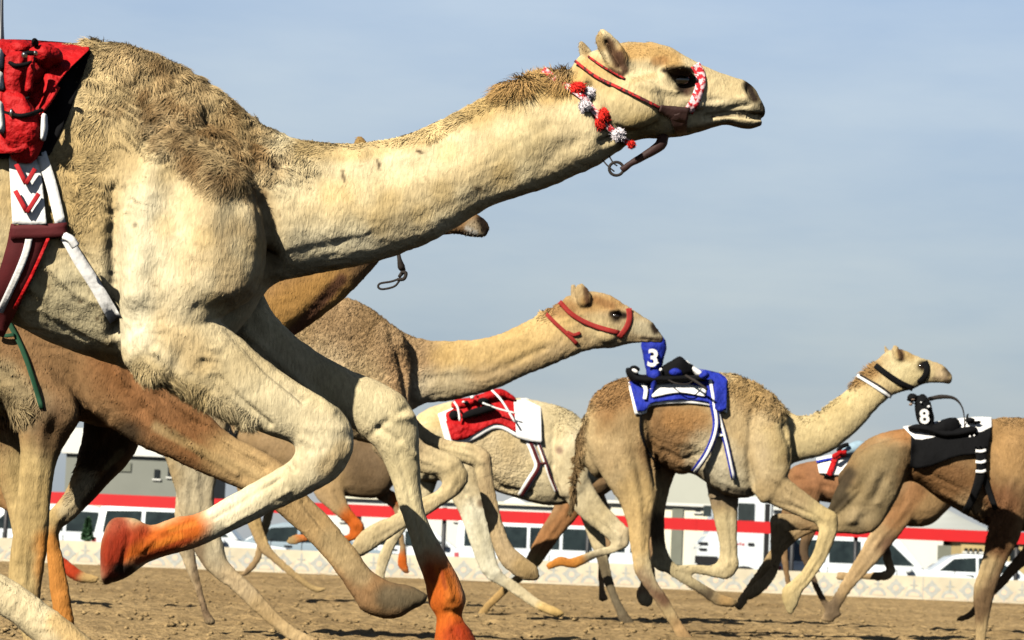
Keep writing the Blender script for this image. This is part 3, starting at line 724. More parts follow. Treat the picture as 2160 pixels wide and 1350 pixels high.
P_SED = [(0, .35), (0, .85), (.03, .98), (.72, .95), (.97, .80), (1, .66), (1, .3)]
C_SED = [(.08, .93), (.24, 1.34), (.32, 1.42), (.52, 1.42), (.60, 1.34), (.75, .93)]
W_SED = [[(.15, .98), (.25, 1.28), (.40, 1.33), (.40, .98)], [(.42, .98), (.42, 1.33), (.55, 1.31), (.69, .98)]]
GC = 'vehicles parked behind the rail'
car('parked_suv', 'long white off-road car with dark windows behind the camel wearing number 8', 'car', 1850, 72, 5.0, P_SUV, C_SUV, W_SUV, GC)
car('parked_suv', 'white off-road car parked at the left behind the dyed orange foot of the big camel', 'car', 400, 71, 4.9, P_SUV, C_SUV, W_SUV, GC, flip=False)
car('parked_hatchback', 'small white hatchback parked nose to tail with the long white car at far right', 'car', 2090, 77, 3.9, P_SED, C_SED, W_SED, GC, zsc=1.08)
car('parked_saloon', 'blue grey saloon seen between the legs of the far camels left of centre', 'car', 660, 74, 4.5, P_SED, C_SED, W_SED, GC, m=CARG, zsc=1.12)
car('parked_saloon', 'low white saloon parked directly behind the long curled foreleg of the big camel', 'car', 880, 78, 4.5, P_SED, C_SED, W_SED, GC, zsc=1.15)
P_BUS = [(0, .3), (0, 1.0), (.01, 1.12), (.95, 1.12), (.99, .95), (1, .3)]
C_BUS = [(.004, 1.10), (.012, 1.85), (.04, 1.98), (.88, 1.98), (.93, 1.80), (.985, 1.10)]
W_BUS = [[(.04 + i * .15, 1.18), (.04 + i * .15, 1.72), (.175 + i * .15, 1.72), (.175 + i * .15, 1.18)] for i in range(5)] + [[(.80, 1.18), (.80, 1.72), (.895, 1.70), (.955, 1.18)]]
car('minibus', 'white minibus with a row of dark side windows in the centre behind the rail', 'minibus', 1190, 73, 5.6, P_BUS, C_BUS, W_BUS, GC, wheels=(.17, .84))
car('parked_suv', 'white off-road car half hidden behind the folded foreleg of the camel wearing number 3', 'car', 1640, 76, 4.6, P_SUV, C_SUV, W_SUV, GC, flip=True)
car('parked_suv', 'white off-road car at the left edge behind the standing orange leg', 'car', 40, 78, 4.7, P_SUV, C_SUV, W_SUV, GC, flip=True)
# lorry: tall white cab seen between the forelegs of the camel wearing number 3
def lorry():
    D = 70; a = P(1470, 1200, D).x; b = P(1628, 1200, D).x; zt = P(1550, 1046, D).z; root = empty('white_lorry', ((a + b) / 2, D + 1.1, -.45), 'tall white lorry with black side window and red lettering, parked by the cream pavilion', 'lorry', GC)
    bm = bmesh.new(); pts = [(a, -.05), (a, .95), (a + .25, 1.25), (a + .5, zt), (b, zt), (b, -.05)]
    vs = [[bm.verts.new((x, y, z)) for x, z in pts] for y in (D, D + 2.2)]; n = len(pts); bm.faces.new(vs[0]); bm.faces.new(vs[1][::-1])
    for i in range(n): bm.faces.new((vs[0][i], vs[0][(i + 1) % n], vs[1][(i + 1) % n], vs[1][i]))
    bmesh.ops.recalc_face_normals(bm, faces=bm.faces); bmesh.ops.bevel(bm, geom=list(bm.edges), offset=.06, segments=2, affect='EDGES')
    me = bpy.data.meshes.new('cab'); bm.to_mesh(me); bm.free(); V = [tuple(v.co) for v in me.vertices]; Fc = [list(p.vertices) for p in me.polygons]; mesh_obj('cab', V, Fc, CARW, root, False)
    def pan(nm, x0, y0, x1, y1, m, d=.03):
        p, q = P(x0, y0, D), P(x1, y1, D); V, Fc = box_v(p.x, q.x, D - d, D - .003, min(p.z, q.z), max(p.z, q.z)); return mesh_obj(nm, V, Fc, m, root, False)
    pan('window', 1557, 1061, 1590, 1100, GLASS); pan('window', 1484, 1066, 1500, 1090, GLASS); pan('door_seam', 1614, 1062, 1620, 1190, TRIM, .01)
    pan('air_vent', 1473, 1143, 1492, 1149, TRIM); pan('air_vent', 1474, 1156, 1490, 1161, TRIM); pan('bumper', 1466, 1172, 1512, 1190, TRIM, .08); pan('fuel_cap', 1578, 1145, 1590, 1151, TRIM)
    pan('lettering', 1553, 1146, 1558, 1150, REDM, .006); pan('lettering', 1560, 1144, 1563, 1150, REDM, .006); pan('lettering', 1565, 1146, 1570, 1151, REDM, .006)
    c = P(1570, 1188, D); V, Fc = tube_w([[c.x, D - .03, -.45 + .48], [c.x, D + .15, -.45 + .48], [c.x, D + .3, -.45 + .48]], .48, 24); o = mesh_obj('wheel', V, Fc, RUB, root)
    V, Fc = tube_w([[c.x, D - .05, .03], [c.x, D, .03], [c.x, D + .02, .03]], .26, 18); mesh_obj('rim', V, Fc, RIM, o, False)
    for dx in (.9, ):
        V, Fc = tube_w([[c.x - 1.4, D + .9, .03], [c.x - 1.4, D + 1.3, .03], [c.x - 1.4, D + 2.2, .03]], .4, 16); mesh_obj('wheel', V, Fc, RUB, root)
lorry()

# ------------------------------------------------------------------ camels
def L_(secs, off=0, k=0, n=20, sub=4, ex=2.0, off2=None): return dict(secs=secs, off=off, k=k, n=n, sub=sub, ex=ex, off2=off2)
def leg_detail(lofts, k=1.0):
    """tendon grooves along each leg, knobs at the joints, dark worn soles: read from the legs' own sections"""
    sc, pt = [], []
    for q in lofts:
        S = q['secs']
        if len(S) < 7 or abs(q['off']) < .09 or max(a[4] for a in S) > .135: continue
        S = S[1:]; W = [math.hypot(a[0] - a[2], a[1] - a[3]) for a in S]
        P1 = [(a[0] * .66 + a[2] * .34, a[1] * .66 + a[3] * .34) for a in S]; P2 = [(a[0] * .36 + a[2] * .64, a[1] * .36 + a[3] * .64) for a in S]; P3 = [((a[0] + a[2]) / 2, (a[1] + a[3]) / 2) for a in S]
        wm = sum(W[:-2]) / max(1, len(W) - 2)
        sc.append((P1[:-2], wm * .13, -wm * .060 * k)); sc.append((P2[:-2], wm * .11, -wm * .045 * k)); sc.append((P3[:-2], wm * .12, wm * .035 * k))
        for i in range(1, len(S) - 1):
            v1 = np.subtract(P3[i], P3[i - 1]); v2 = np.subtract(P3[i + 1], P3[i]); c = v1 @ v2 / (np.linalg.norm(v1) * np.linalg.norm(v2) + 1e-6)
            if c < .82:
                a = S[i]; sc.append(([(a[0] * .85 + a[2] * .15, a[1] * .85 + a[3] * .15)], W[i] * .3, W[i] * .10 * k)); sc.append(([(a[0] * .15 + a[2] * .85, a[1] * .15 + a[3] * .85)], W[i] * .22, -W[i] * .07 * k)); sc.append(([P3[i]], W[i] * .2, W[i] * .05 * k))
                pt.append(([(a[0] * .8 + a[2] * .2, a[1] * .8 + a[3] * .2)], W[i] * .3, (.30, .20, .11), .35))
        a = S[-1]; pt.append(([P3[-1], P3[-2]], max(5, W[-1] * .45), (.14, .10, .065), .55))
    return sc, pt
def build(D, lofts): return [loft(D=D, **q) for q in lofts]
GROUP = 'racing camels at full gallop'
def camel_root(x, D, label): return empty('racing_camel', (P(x, 1180, D).x, D, 0), label, 'camel', GROUP)

# ---- camel A: the big cream camel in front
D = 8.0
A = camel_root(300, D, 'huge cream camel in the foreground with orange feet, red saddle cloth and pompom collar')
A_lofts = [
 L_([(-690,330,-640,560,.14),(-560,190,-520,600,.24),(-400,110,-370,600,.28),(-200,84,-180,620,.30),(-20,86,-10,668,.30),(110,92,100,722,.30),(235,94,225,765,.29),(330,118,320,790,.28),(400,152,385,785,.27),(470,198,450,745,.25),(560,266,520,672,.215),(640,298,575,600,.175),(740,306,670,578,.145),(850,288,790,552,.125),(960,236,915,508,.11),(1060,186,1035,435,.10),(1150,158,1160,395,.10),(1225,150,1265,345,.10)], k=.35, n=32),
 L_([(1222,118,1262,345,.085),(1262,104,1305,318,.10),(1320,90,1345,296,.112),(1378,90,1392,291,.108),(1424,106,1428,284,.098),(1470,132,1462,278,.082),(1508,148,1494,262,.064),(1540,160,1528,250,.056),(1572,172,1562,246,.056),(1592,186,1586,248,.052),(1606,214,1602,246,.036)], k=.38, n=24, ex=2.2),
 L_([(1400,230,1405,290,.07),(1450,240,1450,283,.06),(1490,242,1490,274,.048),(1530,238,1532,263,.04),(1560,240,1562,270,.043),(1585,248,1584,273,.043),(1604,254,1600,268,.03)], n=16),
 # near shoulder and foreleg
 L_([(320,300,420,290,.05),(285,352,480,336,.085),(262,410,540,404,.11),(246,500,562,500,.125),(247,600,545,610,.12),(252,690,470,668,.10),(290,775,420,720,.085)], off=-.15, off2=-.19, n=24, ex=2.4),
 L_([(400,600,262,640,.09),(442,655,262,768,.095),(505,712,372,826,.078),(582,775,474,880,.064),(660,830,556,914,.054),(718,864,612,934,.052),(745,908,622,948,.056),(740,965,618,962,.056),(706,1012,606,976,.046),(632,1050,564,1000,.036),(540,1096,490,1042,.033),(470,1132,422,1080,.034),(402,1160,362,1092,.040),(345,1174,318,1108,.038),(306,1190,276,1092,.046),(272,1216,236,1096,.058),(246,1228,216,1140,.058),(232,1228,214,1190,.045)], off=-.19, n=20),
 # far foreleg
 L_([(540,560,400,660,.09),(570,650,452,735,.085),(640,722,560,806,.068),(722,772,642,852,.056),(802,806,722,892,.054),(856,842,770,928,.055),(882,900,796,952,.052),(886,965,820,1000,.042),(890,1040,838,1060,.036),(908,1108,860,1122,.034),(938,1166,880,1184,.037),(966,1215,893,1222,.042),(984,1262,904,1276,.044),(975,1300,920,1305,.038),(1000,1340,916,1352,.05),(1022,1388,920,1402,.06),(1036,1430,934,1440,.05)], off=.17, n=20),
 # hind legs, mostly outside the picture
 L_([(-340,300,-640,420,.12),(-250,600,-470,640,.11),(-180,830,-320,850,.075),(-150,960,-250,985,.055),(-150,1060,-245,1110,.05),(-60,1170,-105,1240,.038),(40,1232,5,1298,.034),(120,1290,82,1362,.034),(178,1335,140,1404,.038),(250,1400,190,1470,.055),(300,1440,210,1500,.05)], off=-.17, n=18),
 L_([(-400,300,-660,420,.11),(-480,620,-650,600,.10),(-620,820,-740,760,.06),(-760,900,-820,830,.05),(-800,1080,-860,1060,.034),(-830,1240,-890,1220,.034),(-900,1330,-930,1290,.045)], off=.17, n=16),
 # ears
 L_([(1264,64,1280,63,.006),(1257,76,1296,78,.014),(1256,90,1310,92,.020),(1262,106,1320,108,.024),(1274,128,1326,126,.030),(1290,156,1326,146,.028)], off=-.075, off2=-.065, n=14),
 L_([(1222,88,1230,90,.008),(1222,108,1246,108,.016),(1228,140,1262,136,.02)], off=.075, n=12),
]
parts = build(D, A_lofts) + [ball(1336, 218, D, .085, .035, .075, off=-.085), ball(1336, 218, D, .085, .035, .075, off=.085),
    ball(1432, 146, D, .040, .03, .022, off=-.082, rot=15), ball(1432, 146, D, .040, .03, .022, off=.082, rot=15),
    ball(1450, 215, D, .05, .02, .02, off=-.07, rot=10), ball(660, 905, D, .06, .05, .05, off=-.19)]
A_sculpt = [([(440,240),(520,310),(556,390),(572,480),(572,560)], 20, -37.5), ([(575,560),(540,625),(470,665)], 16, -32.5), ([(238,400),(238,520),(240,700)], 13, -20.0),
 ([(330,330),(300,470),(290,620)], 30, 20.0), ([(450,380),(440,520),(420,600)], 40, 17.5), ([(560,330),(620,330),(760,330)], 22, 11.9),
 ([(480,700),(560,780),(640,845)], 7, -10.2), ([(520,700),(620,790),(700,868)], 9, 8.5), ([(430,760),(500,835),(570,895)], 6, -8.5), ([(330,740),(380,800),(440,840)], 10, 8.5),
 ([(600,540),(760,505),(900,455),(1040,395),(1160,345)], 12, -4.1), ([(620,470),(800,430),(960,370),(1100,300)], 34, 4.0), ([(640,390),(820,370),(960,330),(1080,260)], 22, -3.4), ([(700,560),(860,515),(1000,440),(1120,385)], 13, 2.7),
 ([(1060,325),(1120,290),(1160,262)], 7, -2), ([(1090,345),(1150,330),(1215,300)], 18, -4), ([(1110,300),(1170,285)], 16, 2), ([(1240,180),(1262,240),(1290,296)], 11, -15.0), ([(1270,300),(1330,282),(1380,262)], 8, -10.2),
 ([(1345,140),(1385,150)], 14, -11.9), ([(1330,175),(1400,190),(1470,205)], 8, 8.5), ([(1470,225),(1540,215),(1580,205)], 7, 6.8), ([(1605,246),(1570,243),(1530,240),(1490,246)], 5, -11.9), ([(1540,228),(1580,222)], 4, -5.1),
 ([(1560,215),(1500,212)], 6, -5.1), ([(1580,184),(1588,202)], 8, -20), ([(1282,90),(1296,118),(1308,138)], 9, -20.0), ([(1442,168)], 20, -15.0), ([(1415,144),(1440,140),(1458,146)], 6, 11.9), ([(1430,195),(1465,192)], 6, 6.8),
 ([(100,560),(160,620),(230,650)], 8, 6.8), ([(60,600),(150,690),(230,720)], 9, 6.8), ([(140,480),(190,560),(228,640)], 10, -8.5), ([(80,660),(180,712)], 6, -6.8),
 ([(860,860),(800,900),(770,930)], 8, -6.8), ([(840,960),(866,1060),(890,1150)], 5, -6.8), ([(700,930),(690,975)], 12, -8.5), ([(640,925),(670,940)], 10, 10.2), ([(580,1020),(480,1085)], 5, -5.1),
 ([(300,1104),(282,1098)], 9, 7), ([(305,1125),(330,1130)], 8, -9), ([(245,1110),(228,1160),(226,1215)], 7, 6), ([(272,1130),(255,1205)], 6, -8), ([(400,1095),(330,1130),(300,1160)], 5, 6), ([(930,1200),(950,1260)], 9, 10), ([(945,1292),(975,1296)], 8, -9), ([(955,1330),(985,1390)], 6, -8), ([(600,955),(618,990)], 8, -12), ([(650,905),(720,905)], 10, 9), ([(740,935),(735,970)], 8, 9), ([(655,950),(700,945)], 7, -10), ([(830,880),(870,880)], 10, 9), ([(800,905),(840,930)], 7, -10), ([(850,935),(875,960)], 7, 7), ([(590,1010),(450,1095)], 4, -8), ([(610,1035),(480,1110)], 4, 6), ([(420,650),(470,650)], 16, -17.5)]
cream = (.61, .505, .325); pale = (.66, .585, .42); tan = (.46, .32, .155); brn = (.31, .20, .10); hen = (.50, .125, .018); hend = (.27, .026, .010); dk = (.025, .015, .01)
A_paint = [([(195,98),(208,106)], 11, (.22,.10,.04), .9), ([(-600,200),(-300,300),(100,300)], 190, (.48,.36,.19), .8), ([(190,130),(240,190),(240,300)], 80, (.50,.38,.21), .9), ([(160,320),(190,460),(60,430)], 75, (.47,.345,.175), .75),
 ([(290,120),(370,170),(450,235),(520,285)], 62, (.42,.295,.155), .8), ([(340,240),(420,300),(500,345)], 62, brn, .7), ([(500,300),(560,330)], 34, (.3,.19,.09), .6), ([(400,350),(460,390)], 40, (.25,.15,.07), .55), ([(370,290),(440,370)], 22, (.20,.115,.05), .5), ([(330,130),(350,150)], 14, (.2,.12,.055), .6), ([(300,190),(330,240)], 22, (.33,.21,.10), .6),
 ([(540,400),(562,480),(560,580)], 30, (.33,.22,.11), .6), ([(500,500),(490,620)], 50, (.5,.36,.19), .5), ([(420,420),(410,560)], 50, (.54,.40,.22), .5), ([(300,430),(285,600),(280,700)], 46, pale, .8),  # shoulder: sunlit left edge and shaded right side painted into the coat
 ([(640,310),(760,320),(900,285),(1040,215)], 26, (.50,.36,.17), .7), ([(1070,195),(1130,165),(1200,170)], 30, (.36,.205,.08), .85), ([(1150,200),(1220,190)], 30, (.48,.32,.13), .7), ([(1010,240),(1090,215)], 34, (.52,.37,.17), .6),
 ([(700,450),(900,420),(1040,350)], 50, (.56,.43,.235), .5), ([(640,530),(760,520)], 46, pale, .8), ([(1060,320),(1130,280)], 44, (.57,.47,.29), .7),
 ([(1240,150),(1280,165)], 36, (.50,.34,.14), .8), ([(1320,110),(1370,105),(1420,125)], 24, (.44,.27,.105), .85), ([(1384,130),(1400,128)], 13, (.26,.13,.05), .7), ([(1300,200),(1360,240)], 50, (.56,.45,.26), .7), ([(1370,262),(1330,275)], 26, (.50,.37,.17), .7),
 ([(1490,170),(1540,190)], 34, (.56,.45,.27), .7), ([(1500,225),(1590,230)], 20, (.50,.43,.30), .7),
 ([(1284,90),(1294,112),(1302,136)], 12, (.10,.05,.03), .95), ([(1262,74),(1268,100)], 10, (.36,.24,.11), .8), ([(1308,116),(1318,148)], 12, (.09,.045,.03), .95), ([(1288,148),(1312,158)], 8, (.12,.06,.04), .9), ([(1230,92),(1236,112)], 8, (.2,.12,.05), .7),
 ([(1420,154),(1448,158),(1458,172),(1440,186)], 16, dk, 1), ([(1400,148),(1420,152)], 7, dk, 1), ([(1577,178),(1584,192),(1592,208)], 12, dk, 1), ([(1608,222),(1610,242)], 9, (.05,.04,.03), .9), ([(1590,232),(1600,238)], 9, (.30,.26,.18), .7), ([(1540,256),(1580,266)], 8, (.34,.29,.2), .6), ([(1440,276),(1500,266),(1540,262)], 6, (.30,.2,.1), .6), ([(1380,158),(1330,172)], 8, (.44,.32,.16), .5), ([(1450,196),(1462,190)], 8, (.10,.05,.035), .8), ([(1594,268),(1606,262)], 8, (.05,.035,.03), .9), ([(1560,243),(1600,246)], 2.6, (.06,.04,.03), .8), ([(1500,247),(1560,243)], 2, (.12,.08,.05), .7),
 ([(460,640),(520,615)], 24, (.16,.11,.07), .5), ([(300,780),(420,840)], 30, (.50,.37,.18), .6), ([(360,680),(420,760)], 40, (.54,.40,.22), .6), ([(560,850),(680,930),(600,1020),(460,1090)], 70, pale, .55), ([(690,985),(720,950)], 26, (.52,.38,.2), .6), ([(150,740),(240,755)], 14, (.10,.06,.04), .8),  # armpit fold: crease shade painted dark into the coat
 ([(150,600),(180,690),(60,640)], 60, (.60,.54,.38), .6), ([(700,820),(830,880),(860,1060),(890,1150)], 50, (.57,.49,.31), .6),
 ([(400,1118),(350,1138),(300,1145),(250,1160)], 46, hen, 1), ([(250,1110),(228,1180),(240,1210)], 34, hend, .9), ([(300,1120),(262,1140),(240,1175)], 20, (.30,.035,.012), .8), ([(380,1130),(330,1150)], 9, (.62,.20,.03), .8), ([(410,1105),(360,1118)], 7, (.60,.22,.04), .7), ([(400,1140),(330,1165),(290,1185)], 8, (.30,.05,.015), .8), ([(250,1200),(275,1205),(262,1222)], 16, (.02,.012,.01), 1), ([(232,1228),(262,1222)], 15, (.03,.012,.01), 1),
 ([(925,1225),(940,1290),(960,1370),(980,1440)], 60, hen, 1), ([(960,1345),(975,1400)], 34, (.38,.055,.014), .8), ([(905,1196),(912,1222)], 12, (.30,.05,.02), .6), ([(950,1230),(955,1280)], 16, (.60,.20,.04), .7), ([(975,1330),(990,1345)], 20, (.34,.045,.012), .9), ([(930,1200),(940,1240)], 5, (.3,.06,.02), .7),
 ([(250,1400),(250,1480)], 60, hen, .9), ([(120,1310),(180,1370)], 26, (.52,.34,.14), .7),
 ([(582,345)], 7, dk, .9), ([(800,348)], 6, (.1,.07,.04), .7), ([(724,372)], 6, (.15,.1,.06), .6), ([(170,636)], 5, (.15,.1,.06), .8), ([(205,672)], 5, (.12,.08,.05), .8), ([(285,474)], 5, (.1,.07,.05), .7), ([(885,320)], 4, (.12,.08,.05), .7), ([(655,478)], 4, (.1,.07,.05), .7),
]
rsA = np.random.RandomState(4)
for _ in range(90):      # darker and lighter locks in the shaggy coat of the hump
    t = rsA.rand(); bx = 240 + 330 * t + rsA.randn() * 30; by = 150 + 190 * t + rsA.randn() * 48
    if by > 110 + .35 * (bx - 240): A_paint.append(([(bx, by), (bx - 12 + 14 * rsA.rand(), by + 14)], 7 + 8 * rsA.rand(), ((.20, .12, .055), (.56, .43, .25))[rsA.rand() < .5], .5))
for _ in range(70):      # flecks, scars and golden stains on neck, shoulder and belly
    bx = 80 + 1050 * rsA.rand(); by = (560 - .22 * bx if bx > 560 else 560) + rsA.randn() * 75
    A_paint.append(([(bx, by), (bx + 6 * rsA.randn(), by + 7 * rsA.randn())], *((2.6, (.24, .16, .09), .5) if rsA.rand() < .35 else (26, ((.58, .42, .19), (.66, .58, .40))[rsA.randint(2)], .35))))
A_paint += [([(722, 360), (727, 384)], 3, (.08,.05,.03), .8), ([(796, 338), (801, 358)], 3, (.07,.045,.03), .8), ([(578, 338), (585, 352)], 8, dk, .95), ([(880, 318), (890, 322)], 3.5, (.08,.05,.03), .9), ([(1000, 395), (1014, 400)], 3.5, (.08,.05,.03), .9)]
lsc, lpt = [], []
bodyA, bvA = camel_body(D, parts, .0058, A_sculpt, A_paint, cream, A, [COAT_A, coat_mat('camel_fur', True)], iters=4, seed=2, crease=(.0013, [([(120,300),(200,240),(200,420)], 90, .0028), ([(300,180),(420,300),(540,340)], 90, .0052), ([(400,420),(440,560)], 90, .0008), ([(100,600),(180,680)], 70, .0013), ([(340,740),(430,800)], 50, .0030), ([(640,930),(480,1080),(260,1170)], 70, .0005), ([(640,820),(840,900),(940,1280)], 70, .0005), ([(1240,200),(1600,230)], 80, .0003), ([(1060,300),(1180,290)], 50, .0008)]),
    fur=dict(n=360000, len=.011, dir=(-.7, -.7), w=.0008, lift=.2, zones=[
        ([(190,120),(200,260),(160,420)], 70, .024, 1.2, .3, (-.25, -1)), ([(290,125),(380,180),(450,250),(520,310)], 78, .033, 1.9, .38, (-.1, -1)), ([(340,260),(430,330),(490,360)], 60, .030, 1.9, .38, (-.6, -.6)), ([(560,290),(600,330),(640,340)], 50, .022, 1.2, .3, (-.7, -.5)),
        ([(1075,195),(1130,168),(1195,165)], 26, .045, 2.0, .4, (-1, .05)), ([(1080,185),(1110,168)], 8, .075, 1.5, .35, (-1, .1)), ([(195,100),(212,104)], 12, .04, 2, .6, (-.6, .6)), ([(650,310),(900,285),(1040,215)], 16, .022, 1.5, .4, (-1, .1)), ([(1330,100),(1420,125)], 20, .012, 1.4, .35, (-1, .2)),
        ([(300,785),(420,840),(520,890)], 26, .03, 1.5, .4, (.2, -1)), ([(1300,220),(1560,220)], 80, .005, .9, .15, (-1, -.1)), ([(1480,180),(1590,210)], 40, .003, .6, .1, (-1, 0)),
        ([(640,930),(480,1080),(260,1170)], 60, .005, .8, .15, (-1, -.4)), ([(560,800),(700,900)], 50, .006, .8, .15, (.6, -.7)), ([(820,860),(880,1100),(940,1280)], 60, .005, .7, .15, (0, -1)), ([(1280,80),(1310,140)], 20, .008, 1.2, .3, (-.4, .9))]))

# ---- camel B: red brown camel right behind the big one
D = 11.5
B = camel_root(200, D, 'red brown camel mostly hidden behind the big cream one, only its muzzle showing above')
B_lofts = [
 L_([(-600,420,-560,640,.12),(-500,340,-460,740,.24),(-330,300,-300,800,.27),(-160,280,-140,840,.28),(0,290,0,862,.28),(120,330,130,880,.28),(230,400,240,905,.26),(330,460,340,900,.23),(420,500,420,860,.19),(500,500,505,790,.14),(580,480,600,722,.11),(650,440,680,668,.095),(710,385,745,612,.085),(750,335,800,552,.08)], k=.3, n=26),
 L_([(745,318,800,545,.07),(790,318,840,500,.075),(850,345,870,505,.07),(915,392,915,500,.055),(970,430,960,494,.042),(1005,448,992,500,.04),(1024,464,1014,502,.03)], k=.3, n=18),
 L_([(750,292,768,290,.010),(744,306,778,306,.018),(750,335,785,332,.018)], off=-.06, n=10),
 L_([(330,640,150,700,.12),(330,720,180,850,.11),(405,832,275,928,.08),(482,912,380,978,.062),(572,962,480,1022,.052),(622,1000,535,1045,.055),(645,1040,568,1066,.05),(692,1088,628,1120,.038),(745,1150,690,1185,.034),(782,1200,738,1250,.04),(828,1228,768,1292,.05),(868,1235,832,1305,.05),(892,1248,878,1284,.035)], off=-.16, n=16),
 L_([(300,760,190,780,.09),(305,890,178,890,.08),(284,958,158,980,.065),(222,1030,132,1045,.045),(160,1092,98,1085,.045),(126,1122,92,1110,.04),(134,1180,98,1176,.028),(145,1240,106,1250,.026),(160,1330,122,1345,.028),(180,1400,135,1410,.045)], off=.16, n=16),
 L_([(-120,500,-420,620,.12),(20,640,-180,760,.13),(120,760,-20,830,.11),(165,870,30,880,.085),(122,970,42,962,.055),(108,1060,34,1050,.044),(100,1160,24,1150,.042),(88,1235,18,1228,.044),(86,1290,34,1300,.036),(98,1350,48,1350,.034),(104,1400,50,1400,.045),(120,1430,40,1430,.045)], off=-.15, n=16),
 L_([(-200,560,-420,640,.1),(-60,780,-180,800,.09),(30,880,-90,890,.07),(50,960,-30,960,.05),(66,1060,10,1060,.04),(80,1200,40,1200,.03),(90,1320,55,1320,.03)], off=.16, n=14),
]
rb = (.29, .165, .075)
B_paint = [([(560,680),(700,610)], 60, (.44,.25,.08), .8), ([(250,760),(320,860),(420,930)], 70, (.26,.12,.05), .8), ([(330,900),(440,960),(540,1000)], 12, (.50,.38,.2), .6), ([(480,960),(600,1030),(720,1150)], 60, (.46,.32,.16), .8), ([(70,1000),(60,1300)], 90, (.48,.36,.18), .9), ([(0,800),(60,860)], 50, (.5,.42,.26), .6), ([(720,590),(640,680),(600,715)], 16, (.08,.03,.03), .8),  # pale forearm stripe: highlight on the tendons painted into the coat
 ([(820,1260),(880,1260)], 34, (.12,.095,.06), .9), ([(700,1140),(760,1210)], 30, (.34,.26,.15), .7), ([(110,1150),(120,1250),(150,1340)], 40, (.52,.22,.05), .9), ([(270,915),(230,950),(200,975)], 34, (.05,.035,.022), .9), ([(200,900),(175,940)], 30, (.03,.02,.014), .9), ([(255,955),(225,985)], 9, (.4,.33,.2), .7), ([(190,1010),(140,1080)], 22, (.50,.42,.28), .8), ([(240,990),(180,1060)], 12, (.05,.035,.025), .9), ([(1000,480),(1020,490)], 18, (.35,.30,.22), .7), ([(1016,462),(1024,484)], 12, dk, 1), ([(970,492),(1004,502)], 10, dk, .9), ([(985,482),(1005,492)], 5, (.55,.52,.48), .8), ([(750,300),(775,310)], 20, (.3,.2,.08), .8), ([(100,880),(110,930)], 50, (.10,.06,.035), .7)]  # near foot and upper hind leg: painted shadow; pale far foreleg streak: painted light
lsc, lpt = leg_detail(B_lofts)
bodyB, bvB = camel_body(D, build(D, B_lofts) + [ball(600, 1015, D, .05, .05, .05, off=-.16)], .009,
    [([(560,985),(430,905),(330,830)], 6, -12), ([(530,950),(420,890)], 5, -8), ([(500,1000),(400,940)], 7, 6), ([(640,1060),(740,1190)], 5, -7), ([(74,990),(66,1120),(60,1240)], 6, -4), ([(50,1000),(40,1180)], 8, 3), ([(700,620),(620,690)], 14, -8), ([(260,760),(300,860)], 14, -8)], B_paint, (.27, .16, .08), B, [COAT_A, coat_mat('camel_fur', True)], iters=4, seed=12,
    fur=dict(n=90000, len=.014, dir=(-.5, -.8), w=.0018, lift=.25, zones=[
        ([(215,950),(180,990)], 24, .028, 1.8, .3, (-.7, -.75)), ([(150,1050),(190,1010)], 14, .025, 1.5, .3, (-.7, -.7)), ([(60,860),(0,870)], 26, .05, 2, .5, (0, -1)), ([(500,970),(700,1150),(880,1260)], 60, .007, .8, .15, (.6, -.7)), ([(70,1000),(60,1350)], 60, .007, .8, .15, (0, -1))]))

